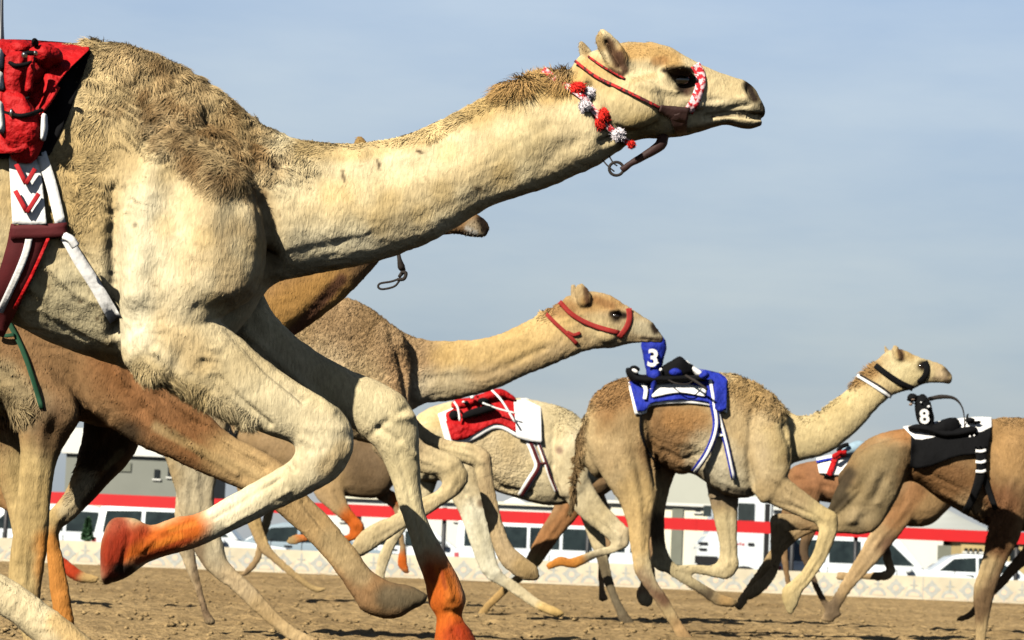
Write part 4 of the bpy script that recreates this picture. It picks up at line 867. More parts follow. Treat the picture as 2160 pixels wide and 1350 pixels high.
# ---- camel C: light woolly camel in the middle with the red halter
D = 16.9
C = camel_root(640, D, 'fawn camel in the middle with curly hump, plain red halter and outstretched neck')
C_lofts = [
 L_([(300,810,300,900,.10),(350,750,350,915,.17),(430,700,430,905,.2),(520,664,520,892,.215),(610,638,610,892,.22),(690,632,690,905,.22),(740,630,742,925,.215),(790,655,795,935,.2),(840,694,835,900,.155),(895,716,885,856,.10),(960,718,955,845,.08),(1040,709,1035,824,.07),(1100,682,1108,792,.064),(1150,655,1168,768,.062),(1195,628,1222,746,.064)], k=.35, n=24),
 L_([(1190,625,1222,746,.055),(1235,612,1255,737,.066),(1285,622,1290,735,.066),(1325,645,1318,728,.055),(1350,662,1343,724,.042),(1378,680,1370,722,.036),(1396,706,1390,723,.024)], k=.35, n=18),
 L_([(1221,597,1230,597,.005),(1212,606,1240,607,.012),(1210,622,1248,624,.017),(1218,642,1246,640,.018)], off=-.055, n=12), L_([(1204,600,1214,602,.008),(1202,620,1222,620,.014),(1208,640,1226,640,.014)], off=.05, n=10),
 # near shoulder and foreleg
 L_([(790,690,860,730,.08),(770,780,868,790,.09),(775,860,865,860,.09),(800,930,860,890,.07)], off=-.14, n=16),
 L_([(850,870,785,950,.07),(885,925,825,985,.058),(932,950,882,998,.046),(966,965,924,1008,.042),(988,1002,930,1022,.042),(975,1036,918,1036,.038),(912,1080,890,1050,.028),(852,1116,830,1086,.026),(802,1150,780,1108,.030),(768,1172,752,1132,.030),(746,1176,738,1158,.02)], off=-.13, n=14),
 L_([(850,850,800,920,.06),(900,905,870,945,.048),(950,928,925,964,.04),(1006,938,985,980,.036),(1034,962,1000,990,.034),(1042,1020,1010,1032,.026),(1060,1100,1028,1112,.024),(1080,1150,1046,1168,.028),(1102,1170,1064,1196,.034),(1132,1194,1096,1222,.034),(1138,1212,1122,1225,.02)], off=.12, n=14),
 L_([(470,790,315,800,.09),(486,870,332,868,.085),(474,955,344,952,.068),(454,1030,372,1040,.048),(456,1090,386,1108,.042),(472,1150,410,1164,.042),(484,1188,440,1206,.038),(530,1232,490,1246,.024),(580,1286,556,1308,.023),(620,1322,600,1344,.028),(668,1346,622,1362,.036),(680,1358,640,1366,.02)], off=-.13, n=14),
 L_([(460,800,340,810,.08),(450,900,350,905,.07),(425,1000,370,1005,.045),(405,1110,368,1124,.034),(412,1168,384,1182,.028),(425,1230,406,1234,.020),(438,1280,424,1284,.02),(456,1310,430,1312,.03)], off=.13, n=12),
]
C_paint = [([(700,660),(800,700),(880,760)], 74, (.33,.22,.125), .85), ([(840,760),(860,840)], 40, (.38,.24,.13), .8), ([(960,745),(1100,720),(1180,670)], 50, (.50,.35,.16), .85), ([(900,820),(960,810)], 40, (.50,.42,.29), .8), ([(690,780),(720,840)], 50, (.46,.35,.22), .7),
 ([(1170,650),(1200,650)], 22, (.3,.17,.08), .8), ([(1240,640),(1300,640)], 22, (.40,.24,.10), .8), ([(1255,632),(1290,645)], 10, (.24,.12,.05), .7), ([(1280,700),(1260,690)], 30, (.48,.38,.22), .8), ([(1350,690),(1385,700)], 22, (.42,.36,.25), .9), ([(1236,610),(1240,640)], 8, (.10,.05,.03), .9), ([(1300,667)], 15, dk, 1), ([(1290,662),(1316,666)], 8, dk, 1), ([(1380,688),(1384,696)], 12, dk, 1), ([(1386,716),(1396,716)], 6, (.05,.035,.03), .9), ([(1355,712),(1388,716)], 4, (.1,.07,.05), .9),
 ([(400,900),(420,1000),(440,1150)], 60, (.44,.38,.27), .8), ([(560,1280),(640,1350)], 40, (.45,.32,.17), .7), ([(410,1100),(420,1200),(435,1290)], 18, (.17,.11,.07), .7), ([(960,980),(800,1130)], 70, (.56,.46,.28), .7), ([(1100,1195),(1130,1210)], 26, (.34,.24,.12), .8)]  # far hind leg: its shade is painted dark into the coat
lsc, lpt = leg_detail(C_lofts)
bodyC, bvC = camel_body(D, build(D, C_lofts) + [ball(1280, 706, D, .06, .03, .05, off=-.045), ball(1300, 655, D, .025, .02, .014, off=-.06)], .0105,
    [([(822,690),(852,780),(868,850)], 11, -14), ([(900,800),(1040,785),(1150,735)], 8, -4), ([(960,740),(1100,715)], 10, 3), ([(1225,670),(1245,715)], 6, -4), ([(880,960),(940,985)], 4, -3), ([(1340,715),(1390,718)], 3, -3), ([(440,1110),(455,1180)], 5, -3)],
    C_paint, (.42, .315, .19), C, [COAT, coat_mat('camel_fur', True)], iters=3, seed=22, crease=(.0022, []), wool=[([(640,700),(720,700),(800,740)], 110, 1.0)],
    fur=dict(n=60000, len=.013, dir=(-.7, -.6), w=.0022, lift=.25, zones=[([(640,700),(720,690),(800,730)], 90, .02, 1.8, .5, (-.2, -.6)), ([(1150,665),(1195,635)], 14, .04, 2, .5, (-1, .1)), ([(1230,640),(1390,700)], 60, .004, .7, .15, (-1, 0)), ([(400,1100),(600,1330)], 60, .005, .6, .15, (.4, -1)), ([(960,960),(1100,1200)], 60, .005, .6, .15, (.2, -1)), ([(900,1060),(760,1160)], 40, .005, .6, .15, (-1, -.5))]))

# ---- camel D: pale camel with red saddle cloth
D = 24.4
Dd = camel_root(1060, D, 'pale cream camel with a red and white saddle cloth, head hidden')
D_lofts = [
 L_([(856,905,860,990,.09),(890,868,890,1015,.16),(950,846,950,1015,.195),(1020,838,1020,1030,.21),(1090,838,1085,1050,.21),(1150,848,1145,1066,.195),(1195,862,1190,1064,.17),(1232,886,1228,1045,.13),(1270,905,1265,1010,.08),(1320,903,1320,985,.062),(1380,888,1382,958,.056),(1425,868,1430,940,.056)], k=.35, n=20),
 L_([(1420,868,1430,940,.055),(1455,872,1460,938,.055),(1490,885,1490,932,.042),(1520,900,1515,928,.03)], n=14),
 L_([(1170,900,1240,930,.07),(1165,970,1245,975,.08),(1175,1040,1240,1030,.07)], off=-.13, n=14),
 L_([(1010,900,872,910,.08),(1018,980,900,975,.07),(1022,1040,942,1035,.055),(1034,1098,972,1094,.045),(1044,1158,998,1168,.036),(1058,1205,1022,1216,.034),(1090,1226,1064,1242,.022),(1140,1264,1124,1282,.02),(1176,1282,1160,1298,.026),(1192,1292,1176,1302,.018)], off=-.12, n=12),
 L_([(980,920,870,930,.07),(940,980,860,985,.06),(905,1060,845,1055,.045),(864,1108,824,1120,.034),(836,1150,802,1162,.03),(816,1200,790,1206,.028),(812,1232,784,1236,.026),(800,1262,776,1262,.02),(790,1286,758,1282,.026)], off=.12, n=12),
 L_([(1235,970,1170,1010,.06),(1250,1020,1195,1060,.055),(1278,1065,1228,1095,.044),(1305,1092,1270,1128,.034),(1326,1118,1286,1146,.034),(1326,1148,1284,1152,.03),(1300,1166,1270,1154,.022),(1255,1179,1240,1164,.02),(1215,1199,1205,1176,.024),(1182,1196,1180,1172,.022),(1160,1203,1152,1188,.016)], off=-.12, n=12),
 L_([(1240,1010,1200,1040,.055),(1262,1070,1222,1085,.045),(1276,1120,1238,1130,.034),(1283,1170,1256,1176,.027),(1291,1210,1268,1215,.022),(1306,1260,1288,1265,.018),(1330,1300,1306,1310,.022),(1350,1324,1322,1336,.024)], off=.12, n=12),
]
D_paint = [([(1010,900),(1070,960),(1040,1000)], 60, (.47,.37,.23), .8), ([(1180,950)], 10, (.24,.15,.12), .8), ([(1200,880),(1150,900)], 40, (.58,.48,.30), .7), ([(900,870),(930,880)], 34, (.54,.42,.22), .8), ([(1000,1100),(1030,1190)], 50, (.60,.56,.44), .9), ([(1210,1186),(1165,1192)], 26, (.52,.22,.05), 1), ([(1222,1184)], 14, (.52,.24,.06), .9), ([(1150,1290),(1185,1295)], 30, (.5,.33,.12), .8), ([(1260,1190),(1300,1270),(1335,1320)], 30, (.10,.075,.05), .85), ([(1014,1062)], 10, (.16,.1,.06), .8), ([(1160,1100),(1180,1050)], 24, (.5,.42,.3), .6)]
lsc, lpt = leg_detail(D_lofts)
bodyD, bvD = camel_body(D, build(D, D_lofts), .014, [([(1170,900),(1165,1000),(1180,1050)], 6, -7), ([(1000,980),(1060,1030),(1120,1040)], 6, -5), ([(960,960),(985,1040)], 6, -5)], D_paint, (.57, .48, .32), Dd, [COAT, coat_mat('camel_fur', True)], iters=3, seed=32, wool=[([(1040,960),(1080,1000)], 60, .9)],
    fur=dict(n=26000, len=.012, dir=(-.4, -.8), w=.003, lift=.25, zones=[([(1200,870)], 40, .025, 2, .5, (-.3, -.5))]))

# ---- camel E: tan camel wearing number 3
D = 21.2
E = camel_root(1430, D, 'tan camel carrying a blue robot jockey with number 3, head raised in a black halter')
E_lofts = [
 L_([(1228,905,1236,985,.09),(1252,838,1262,1010,.16),(1298,802,1305,990,.195),(1370,792,1370,968,.205),(1430,790,1430,1000,.215),(1470,790,1462,1000,.215),(1520,786,1510,1034,.215),(1560,794,1550,1050,.205),(1605,816,1592,1045,.185),(1645,856,1632,1012,.14),(1690,878,1680,976,.09),(1730,866,1748,956,.072),(1775,830,1812,905,.066),(1815,796,1852,860,.062),(1845,772,1882,834,.062)], k=.35, n=22),
 L_([(1846,762,1884,834,.05),(1874,738,1906,826,.06),(1905,737,1925,822,.06),(1940,753,1945,812,.05),(1965,761,1964,808,.042),(1988,768,1986,808,.038),(2006,786,2000,811,.026)], k=.35, n=16),
 L_([(1882,728,1894,730,.008),(1880,740,1902,742,.014),(1888,756,1904,756,.014)], off=-.05, n=10), L_([(1863,727,1868,729,.006),(1864,740,1878,742,.012),(1870,752,1884,752,.012)], off=.05, n=10),
 L_([(1378,860,1236,880,.09),(1380,930,1240,950,.095),(1386,1000,1285,1030,.075),(1386,1045,1306,1060,.058),(1378,1090,1322,1105,.045),(1371,1150,1330,1160,.036),(1376,1195,1336,1200,.036),(1386,1226,1346,1222,.032),(1408,1258,1384,1274,.021),(1440,1314,1416,1326,.02),(1462,1344,1430,1352,.028),(1472,1362,1440,1364,.022)], off=-.12, n=14),
 L_([(1440,880,1340,880,.08),(1440,960,1350,965,.07),(1412,1035,1366,1045,.05),(1402,1100,1370,1110,.036),(1404,1150,1376,1165,.032),(1418,1180,1392,1196,.026),(1446,1204,1424,1222,.020),(1492,1236,1474,1252,.020),(1522,1252,1508,1276,.024),(1556,1262,1546,1282,.022)], off=.12, n=12),
 L_([(1600,830,1660,880,.07),(1580,930,1672,940,.08),(1584,1020,1668,990,.075),(1600,1054,1650,1030,.06)], off=-.13, n=14),
 L_([(1655,1000,1585,1038,.06),(1695,1035,1628,1066,.05),(1732,1062,1688,1092,.038),(1764,1084,1722,1108,.036),(1768,1116,1725,1126,.034),(1746,1176,1712,1168,.022),(1713,1226,1683,1212,.022),(1694,1250,1652,1238,.028),(1682,1280,1648,1262,.028),(1672,1296,1658,1288,.016)], off=-.13, n=14),
 L_([(1580,960,1480,980,.065),(1562,1035,1492,1036,.054),(1556,1105,1508,1108,.038),(1556,1165,1518,1158,.034),(1558,1198,1512,1184,.034),(1535,1222,1500,1190,.028),(1480,1213,1470,1190,.020),(1425,1210,1412,1190,.020),(1392,1206,1386,1174,.026),(1374,1192,1378,1168,.02)], off=.12, n=12),
 L_([(1244,866,1232,878,.014),(1234,920,1222,922,.018),(1226,960,1212,960,.018),(1220,1010,1206,1008,.016),(1216,1050,1204,1050,.022),(1208,1080,1200,1080,.01)], off=-.02, n=8),
]
E_paint = [([(1290,820),(1340,860),(1300,860)], 60, (.28,.15,.065), .8), ([(1400,900),(1450,930),(1440,980),(1390,930)], 66, (.20,.115,.055), .95), ([(1420,880),(1470,880)], 30, (.36,.2,.085), .7), ([(1580,830),(1620,870)], 50, (.36,.24,.12), .7), ([(1560,810),(1590,820)], 30, (.40,.27,.13), .8), ([(1290,960),(1330,900)], 40, (.45,.33,.19), .7), ([(1500,960),(1540,1010)], 54, (.52,.45,.32), .9), ([(1610,900),(1620,980)], 40, (.47,.37,.23), .8), ([(1640,900),(1660,960)], 20, (.30,.19,.1), .6),
 ([(1690,920),(1760,900),(1820,850)], 70, (.56,.45,.25), .8), ([(1800,800),(1840,780)], 24, (.30,.17,.07), .8), ([(1900,780),(1930,790)], 40, (.60,.51,.31), .8), ([(1900,748),(1920,750)], 14, (.42,.28,.12), .7), ([(1898,738),(1902,756)], 7, (.1,.05,.03), .9), ([(1946,772)], 12, dk, 1), ([(1994,782),(1997,788)], 9, dk, 1), ([(1994,804),(2004,804)], 6, dk, .9), ([(1970,798),(1996,797)], 3, (.1,.06,.05), .8), ([(1985,790)], 14, (.50,.38,.24), .6),
 ([(1350,1050),(1350,1180)], 50, (.46,.32,.15), .8), ([(1340,1040),(1370,1060)], 20, (.50,.36,.18), .8), ([(1360,1215),(1390,1250),(1400,1260)], 22, (.14,.07,.045), .9), ([(1440,1320),(1460,1350)], 30, (.36,.23,.12), .8), ([(1386,1100),(1390,1170),(1440,1220),(1490,1250)], 26, (.07,.05,.035), .9), ([(1530,1266)], 20, (.38,.25,.12), .9), ([(1740,1090),(1700,1200),(1665,1270)], 50, (.56,.45,.25), .8), ([(1530,1120),(1540,1190),(1400,1195)], 50, (.54,.45,.28), .8), ([(1225,900),(1215,1000),(1206,1080)], 12, (.16,.10,.05), .8), ([(1510,1050),(1550,1050)], 24, (.12,.08,.06), .6)]
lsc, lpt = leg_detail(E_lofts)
bodyE, bvE = camel_body(D, build(D, E_lofts), .0125, [([(1372,870),(1376,960),(1392,1020)], 9, -12), ([(1590,860),(1578,960),(1590,1040)], 7, -6), ([(1655,900),(1672,950),(1676,980)], 9, -10), ([(1400,950),(1440,970),(1470,960)], 6, -4), ([(1640,1060),(1720,1085)], 4, -3), ([(1880,790),(1895,815)], 5, -3), ([(1430,930),(1480,940)], 8, 4), ([(1370,1060),(1362,1160)], 4, -3), ([(1620,1000),(1700,1060)], 5, 3)],
    E_paint, (.42, .315, .18), E, [COAT, coat_mat('camel_fur', True)], iters=3, seed=42, crease=(.0014, []), wool=[([(1400,930),(1450,930)], 60, .7), ([(1560,830),(1620,860)], 45, .9)],
    fur=dict(n=42000, len=.014, dir=(-.5, -.8), w=.0028, lift=.25, zones=[([(1545,800),(1600,820),(1640,860)], 26, .045, 2.2, .5, (-.2, -.5)), ([(1260,840),(1320,815)], 30, .035, 2, .5, (-.6, -.7)), ([(1800,800),(1840,775)], 16, .06, 2.4, .6, (-1, .2)), ([(1760,840),(1700,875)], 16, .03, 1.6, .5, (-1, .3)), ([(1230,880),(1206,1080)], 12, .05, 2, .3, (-.1, -1)), ([(1360,1050),(1340,1200),(1450,1340)], 40, .005, .6, .15, (0, -1)), ([(1740,1080),(1670,1280)], 50, .005, .6, .15, (0, -1)), ([(1900,770),(1990,790)], 40, .006, .7, .2, (-1, 0))]))

# ---- camel F: brown camel in black, number 8
D = 22.6
Fc_ = camel_root(2000, D, 'dark brown camel under a black cloth with robot jockey number 8')
F_lofts = [
 L_([(1782,985,1795,1040,.09),(1815,938,1830,1060,.16),(1862,912,1872,1040,.195),(1925,902,1925,1015,.205),(2000,890,1985,1056,.215),(2080,884,2062,1098,.225),(2160,882,2150,1122,.22),(2240,900,2230,1105,.185),(2290,930,2280,1060,.13),(2340,948,2345,1035,.08),(2420,930,2430,1000,.07),(2500,880,2520,945,.066)], k=.35, n=20),
 L_([(2490,872,2520,945,.055),(2550,862,2560,935,.055),(2600,880,2600,925,.042),(2640,900,2636,925,.03)], n=12),
 L_([(1935,935,1800,965,.10),(1915,1000,1768,1020,.10),(1885,1070,1745,1070,.075),(1840,1118,1740,1082,.055),(1770,1126,1708,1084,.042),(1700,1120,1672,1084,.032),(1660,1122,1626,1086,.032),(1656,1150,1624,1130,.026),(1645,1200,1622,1192,.019),(1628,1232,1600,1222,.020),(1602,1256,1576,1244,.024),(1584,1266,1570,1256,.016)], off=-.12, n=12),
 L_([(1900,960,1800,980,.08),(1830,1050,1790,1020,.06),(1760,1105,1740,1080,.045),(1700,1130,1680,1106,.034),(1664,1156,1640,1134,.028),(1640,1190,1614,1176,.024),(1606,1228,1588,1216,.018),(1582,1262,1562,1252,.020),(1566,1286,1548,1278,.02)], off=.12, n=12),
 L_([(2100,930,2180,940,.08),(2090,1020,2180,1020,.085),(2084,1065,2165,1075,.075),(2086,1120,2152,1135,.055),(2070,1180,2122,1190,.040),(2052,1245,2098,1255,.038),(2056,1300,2088,1306,.026),(2056,1350,2080,1352,.024),(2048,1385,2082,1390,.032),(2040,1398,2090,1400,.032)], off=-.13, n=14),
 L_([(2150,1000,2220,1020,.07),(2180,1080,2235,1070,.05),(2206,1130,2240,1110,.04),(2216,1160,2180,1132,.034),(2160,1196,2140,1176,.022),(2110,1246,2095,1232,.02),(2076,1280,2062,1268,.022),(2046,1306,2042,1290,.022),(2020,1312,2022,1300,.016)], off=.12, n=12),
]
F_paint = [([(1830,925),(1900,915)], 34, (.33,.16,.065), .9), ([(1860,980),(1850,1060),(1780,1080)], 70, (.28,.215,.125), .9), ([(1950,1000),(2020,1020),(2060,1060)], 60, (.17,.09,.04), .95), ([(2120,930),(2150,960)], 60, (.36,.22,.1), .8), ([(2040,1080),(2090,1100)], 40, (.30,.21,.12), .8), ([(2120,1060),(2110,1100),(2100,1150)], 44, (.17,.08,.04), .85), ([(2080,1200),(2070,1340)], 40, (.40,.30,.17), .9), ([(1640,1100),(1600,1250)], 60, (.36,.27,.16), .8), ([(1790,1000),(1750,1070),(1780,1050)], 20, (.04,.03,.02), .85), ([(2200,1130),(2060,1290)], 34, (.13,.075,.045), .8)]
lsc, lpt = leg_detail(F_lofts)
bodyF, bvF = camel_body(D, build(D, F_lofts), .0135, [([(1930,960),(1918,1020),(1880,1090)], 8, -10), ([(2090,930),(2085,1040)], 7, -6), ([(1960,1000),(2040,1040)], 6, -4), ([(1990,1040),(2060,1080)], 6, 4), ([(1850,1060),(1800,1100)], 9, 5)],
    F_paint, (.265, .17, .088), Fc_, [COAT, coat_mat('camel_fur', True)], iters=3, seed=52, crease=(.0014, []), wool=[([(2000,1020)], 60, .5)],
    fur=dict(n=32000, len=.014, dir=(-.4, -.8), w=.003, lift=.25, zones=[([(2120,888),(2160,885)], 16, .03, 2, .5, (-.4, .3)), ([(2100,1080),(2090,1130)], 34, .035, 2, .5, (-.2, -1)), ([(2070,1200),(2070,1380)], 40, .005, .6, .15, (0, -1))]))

# ---- camel G: reddish camel between and behind
D = 26.0
G = camel_root(1830, D, 'chestnut camel with a red ribbon on its saddle, squeezed behind the black clad camel')
G_lofts = [
 L_([(1652,1000,1660,1030,.07),(1685,978,1692,1048,.14),(1750,968,1755,1062,.17),(1830,965,1835,1078,.18),(1910,965,1915,1110,.19),(1965,970,1965,1106,.18),(2010,978,2005,1070,.15),(2050,990,2048,1040,.09),(2090,985,2095,1030,.06),(2130,960,2140,1000,.055)], k=.3, n=18),
 L_([(2125,952,2140,1000,.05),(2160,948,2165,995,.05),(2195,962,2192,990,.036),(2215,972,2212,988,.026)], n=12),
 L_([(1990,1000,1905,1005,.06),(1950,1060,1885,1060,.055),(1925,1095,1866,1092,.045),(1892,1138,1840,1114,.036),(1852,1186,1812,1164,.026),(1802,1240,1776,1224,.022),(1772,1286,1748,1272,.022),(1760,1312,1730,1304,.024)], off=-.11, n=12),
 L_([(1940,1040,1880,1040,.055),(1905,1090,1866,1088,.04),(1880,1135,1856,1132,.028),(1882,1180,1862,1180,.028),(1890,1206,1868,1202,.026),(1866,1226,1860,1204,.022),(1805,1222,1806,1210,.014),(1780,1226,1776,1204,.022),(1764,1224,1768,1206,.016)], off=.11, n=12),
 L_([(1740,1020,1670,1030,.07),(1728,1070,1676,1080,.05),(1722,1120,1688,1130,.036),(1706,1160,1686,1165,.028),(1718,1205,1702,1210,.018),(1746,1266,1732,1274,.018),(1776,1294,1754,1304,.024)], off=-.11, n=12),
 L_([(1700,1020,1655,1030,.06),(1680,1070,1648,1080,.045),(1664,1120,1640,1128,.03),(1664,1180,1648,1184,.02),(1672,1235,1658,1240,.02),(1690,1252,1665,1256,.024)], off=.11, n=12),
]
lsc, lpt = leg_detail(G_lofts)
bodyG, bvG = camel_body(D, build(D, G_lofts), .016, [([(1680,1010),(1760,1030)], 6, -5)], [([(1700,1000),(1740,1010)], 50, (.27,.13,.065), .9), ([(1960,1080),(1920,1090)], 50, (.38,.25,.13), .8), ([(1930,1040),(1880,1100)], 26, (.30,.15,.07), .7), ([(1840,1150),(1750,1290)], 50, (.46,.33,.19), .9), ([(1700,1160),(1760,1290)], 30, (.10,.07,.05), .8), ([(1876,1210)], 18, (.45,.33,.2), .9), ([(1875,1150)], 26, (.12,.06,.04), .8)],
    (.24, .15, .08), G, [COAT, coat_mat('camel_fur', True)], iters=3, seed=62, fur=dict(n=12000, len=.014, dir=(-.4, -.8), w=.0032, lift=.25, zones=[]))

# ---- camel K: brown camel hidden behind D and E
D = 25.8
K_ = camel_root(1320, D, 'brown camel hidden in the pack, only its long brown hind leg and one hoof showing')
K_lofts = [
 L_([(1165,935,1172,1000,.08),(1200,900,1205,1040,.15),(1260,878,1262,1050,.18),(1330,868,1330,1010,.18),(1400,868,1400,1008,.17),(1460,885,1455,985,.13),(1500,898,1500,960,.07),(1560,880,1568,935,.06)], k=.3, n=16),
 L_([(1555,872,1570,935,.05),(1590,868,1595,925,.05),(1620,885,1618,918,.034)], n=12),
 L_([(1265,980,1185,1000,.07),(1240,1040,1170,1046,.058),(1224,1084,1164,1076,.046),(1182,1134,1140,1114,.036),(1144,1188,1108,1176,.028),(1118,1214,1095,1204,.026),(1078,1246,1062,1232,.018),(1036,1286,1020,1274,.018),(1018,1314,998,1306,.022)], off=-.1, n=12),
 L_([(1400,960,1340,965,.06),(1396,1050,1356,1050,.04),(1388,1130,1362,1132,.03),(1382,1180,1354,1182,.03),(1384,1230,1350,1228,.026),(1378,1272,1340,1250,.026),(1372,1280,1345,1272,.018)], off=.1, n=12),
 L_([(1260,1000,1210,1010,.06),(1290,1080,1250,1085,.04),(1300,1140,1275,1150,.03),(1280,1190,1262,1190,.02),(1276,1240,1262,1245,.02),(1285,1262,1262,1266,.024)], off=.1, n=12),
]
lsc, lpt = leg_detail(K_lofts)
bodyK, bvK = camel_body(D, build(D, K_lofts), .016, [], [([(1210,1080),(1150,1150)], 40, (.32,.15,.06), .8), ([(1130,1190),(1020,1290)], 30, (.42,.28,.12), .8), ([(1360,1268)], 18, (.5,.4,.25), .9)],
    (.32, .21, .12), K_, [COAT, coat_mat('camel_fur', True)], iters=3, seed=72, fur=dict(n=9000, len=.012, dir=(-.4, -.8), w=.0032, lift=.25, zones=[]))

# ---- camel I: far brown camel left of centre
D = 28.0
I_ = camel_root(640, D, 'small distant brown camel seen between the forelegs of the big camel, orange dyed feet')
I_lofts = [
 L_([(430,905,434,955,.07),(470,885,474,975,.13),(540,880,540,985,.16),(620,885,620,1005,.17),(700,890,700,1040,.18),(770,900,770,1052,.17),(815,915,812,1045,.14),(850,925,850,1000,.08),(900,915,905,975,.055),(950,890,960,945,.05)], k=.3, n=16),
 L_([(945,884,960,945,.046),(985,885,990,935,.045),(1015,900,1014,926,.03)], n=12),
 L_([(745,1000,650,990,.055),(728,1035,662,1044,.045),(740,1072,700,1080,.034),(768,1108,730,1106,.03),(764,1134,736,1124,.026),(716,1146,708,1130,.018),(655,1142,652,1126,.018),(625,1150,622,1126,.022),(606,1148,610,1132,.015)], off=-.1, n=12),
 L_([(790,1010,740,1020,.05),(830,1035,800,1056,.036),(850,1050,825,1072,.03),(850,1090,832,1092,.02),(856,1150,842,1155,.018),(862,1196,836,1186,.022),(866,1208,848,1208,.015)], off=.1, n=12),
 L_([(555,960,480,975,.06),(554,1030,500,1036,.045),(552,1090,518,1098,.034),(568,1145,545,1160,.028),(588,1172,570,1182,.022),(630,1208,618,1222,.017),(660,1232,650,1244,.018),(692,1240,668,1252,.022)], off=-.1, n=12),
 L_([(590,960,530,975,.055),(585,1050,556,1056,.038),(570,1110,548,1120,.03),(556,1150,540,1150,.022),(552,1180,534,1176,.018),(532,1206,516,1200,.018),(520,1216,508,1212,.015)], off=.1, n=12),
]
lsc, lpt = leg_detail(I_lofts)
bodyI, bvI = camel_body(D, build(D, I_lofts), .017, [([(500,930),(560,960)], 5, -4)], [([(735,1090),(760,1125),(640,1138)], 26, hen, 1), ([(610,1138)], 12, (.14,.08,.05), .9), ([(840,1045)], 22, hen, 1), ([(850,1185)], 26, hen, 1), ([(700,1010),(700,1060)], 34, (.46,.32,.17), .8), ([(760,960),(790,1010)], 60, (.12,.08,.05), .7), ([(540,1090),(680,1240)], 40, (.47,.34,.17), .8)],  # dark chest: black coat plus painted shadow of the middle camel
    (.32, .22, .125), I_, [COAT, coat_mat('camel_fur', True)], iters=3, seed=82, fur=dict(n=9000, len=.012, dir=(-.4, -.8), w=.0034, lift=.25, zones=[]))

# ---- camel J: far camel at the left edge, only a foreleg in the picture
D = 22.5
J_ = camel_root(-150, D, 'chestnut camel at the left edge, only one foreleg with a dark orange foot showing')
J_lofts = [
 L_([(-520,940,-515,1010,.08),(-470,880,-460,1040,.16),(-380,850,-375,1050,.2),(-290,835,-290,1060,.21),(-200,850,-205,1070,.2),(-140,885,-145,1060,.16),(-95,910,-105,1010,.09),(-50,890,-50,965,.07),(0,870,12,930,.06)], k=.3, n=16),
 L_([(-5,862,12,930,.05),(35,860,42,920,.05),(70,875,70,905,.036)], n=12),
 L_([(-90,960,-160,990,.07),(-20,985,-70,1040,.05),(40,1030,0,1072,.04),(72,1060,36,1092,.036),(92,1100,66,1112,.026),(124,1160,104,1172,.022),(150,1186,132,1208,.026),(178,1206,160,1228,.026),(206,1214,200,1232,.022)], off=-.11, n=12),
 L_([(-110,980,-170,1000,.06),(-100,1080,-135,1085,.036),(-95,1150,-125,1155,.03),(-120,1220,-140,1215,.02),(-140,1270,-165,1265,.025)], off=.11, n=12),
 L_([(-380,980,-470,980,.08),(-390,1080,-440,1080,.05),(-420,1160,-450,1150,.035),(-390,1230,-410,1240,.022),(-350,1300,-380,1310,.028)], off=-.11, n=12),
 L_([(-420,980,-490,980,.07),(-470,1080,-510,1070,.045),(-540,1140,-560,1120,.035),(-570,1220,-590,1210,.022),(-600,1270,-625,1260,.028)], off=.11, n=12),
]
lsc, lpt = leg_detail(J_lofts)
bodyJ, bvJ = camel_body(D, build(D, J_lofts), .016, [], [([(20,1050),(70,1090)], 40, (.36,.21,.1), .8), ([(115,1160),(150,1200)], 34, (.40,.05,.015), 1), ([(190,1220)], 24, (.50,.34,.15), .95)],
    (.34, .20, .09), J_, [COAT, coat_mat('camel_fur', True)], iters=3, seed=92, fur=dict(n=8000, len=.012, dir=(-.4, -.8), w=.0032, lift=.25, zones=[]))

# ------------------------------------------------------------------ eyes
def eye(bvh, x, y, D, r, root):
    for far in (False, True):
        h = hit(bvh, x, y, D, far)
        if h:
            sg = 1 if far else -1; V, Fc = ball(0, 0, 1, r, r * .55, r * .8); V = V - V.mean(0) + np.array(h[0]) + [0, -sg * r * .12, 0]; mesh_obj('eye', V, Fc, EYE, root)
eye(bvA, 1438, 168, 8.0, .026, A); eye(bvC, 1299, 667, 16.9, .022, C); eye(bvE, 1944, 772, 21.2, .022, E)
eye(bvB, 868, 395, 11.5, .022, B); eye(bvD, 1478, 892, 24.4, .022, Dd); eye(bvF, 2575, 888, 22.6, .022, Fc_); eye(bvG, 2180, 964, 26.0, .02, G); eye(bvK, 1594, 884, 25.8, .02, K_); eye(bvI, 990, 898, 28.0, .02, I_); eye(bvJ, 46, 876, 22.5, .02, J_)

# ------------------------------------------------------------------ tack of camel A
D = 8.0
strap('noseband', [(1466, 136), (1475, 152), (1478, 175), (1468, 208), (1452, 236)], 21, bvA, D, PINK, A, both=True, off=.006)
strap('cheek_cord', [(1212, 128), (1255, 160), (1300, 182), (1350, 206), (1398, 230)], 6, bvA, D, CORDR, A, both=True, off=.007)
strap('crown_cord', [(1240, 118), (1275, 142), (1318, 166)], 4, bvA, D, CORDR, A, both=True, off=.006)
strap('jaw_pad', [(1392, 228), (1420, 238), (1452, 244)], 24, bvA, D, LEATH, A, both=True, off=.008, flare=[14, 30, 34])
strap('chin_strap', [(1428, 240), (1434, 262), (1438, 284)], 26, bvA, D, LEATH, A, both=True, off=.008, flare=[34, 30, 22])
strap('collar_braid', [(1146, 146), (1172, 168), (1205, 186), (1232, 206)], 14, bvA, D, PINK, A, both=True, off=.008)
strap('collar_braid', [(1228, 202), (1262, 244), (1296, 280), (1334, 306)], 13, bvA, D, PINK, A, both=True, off=.008)
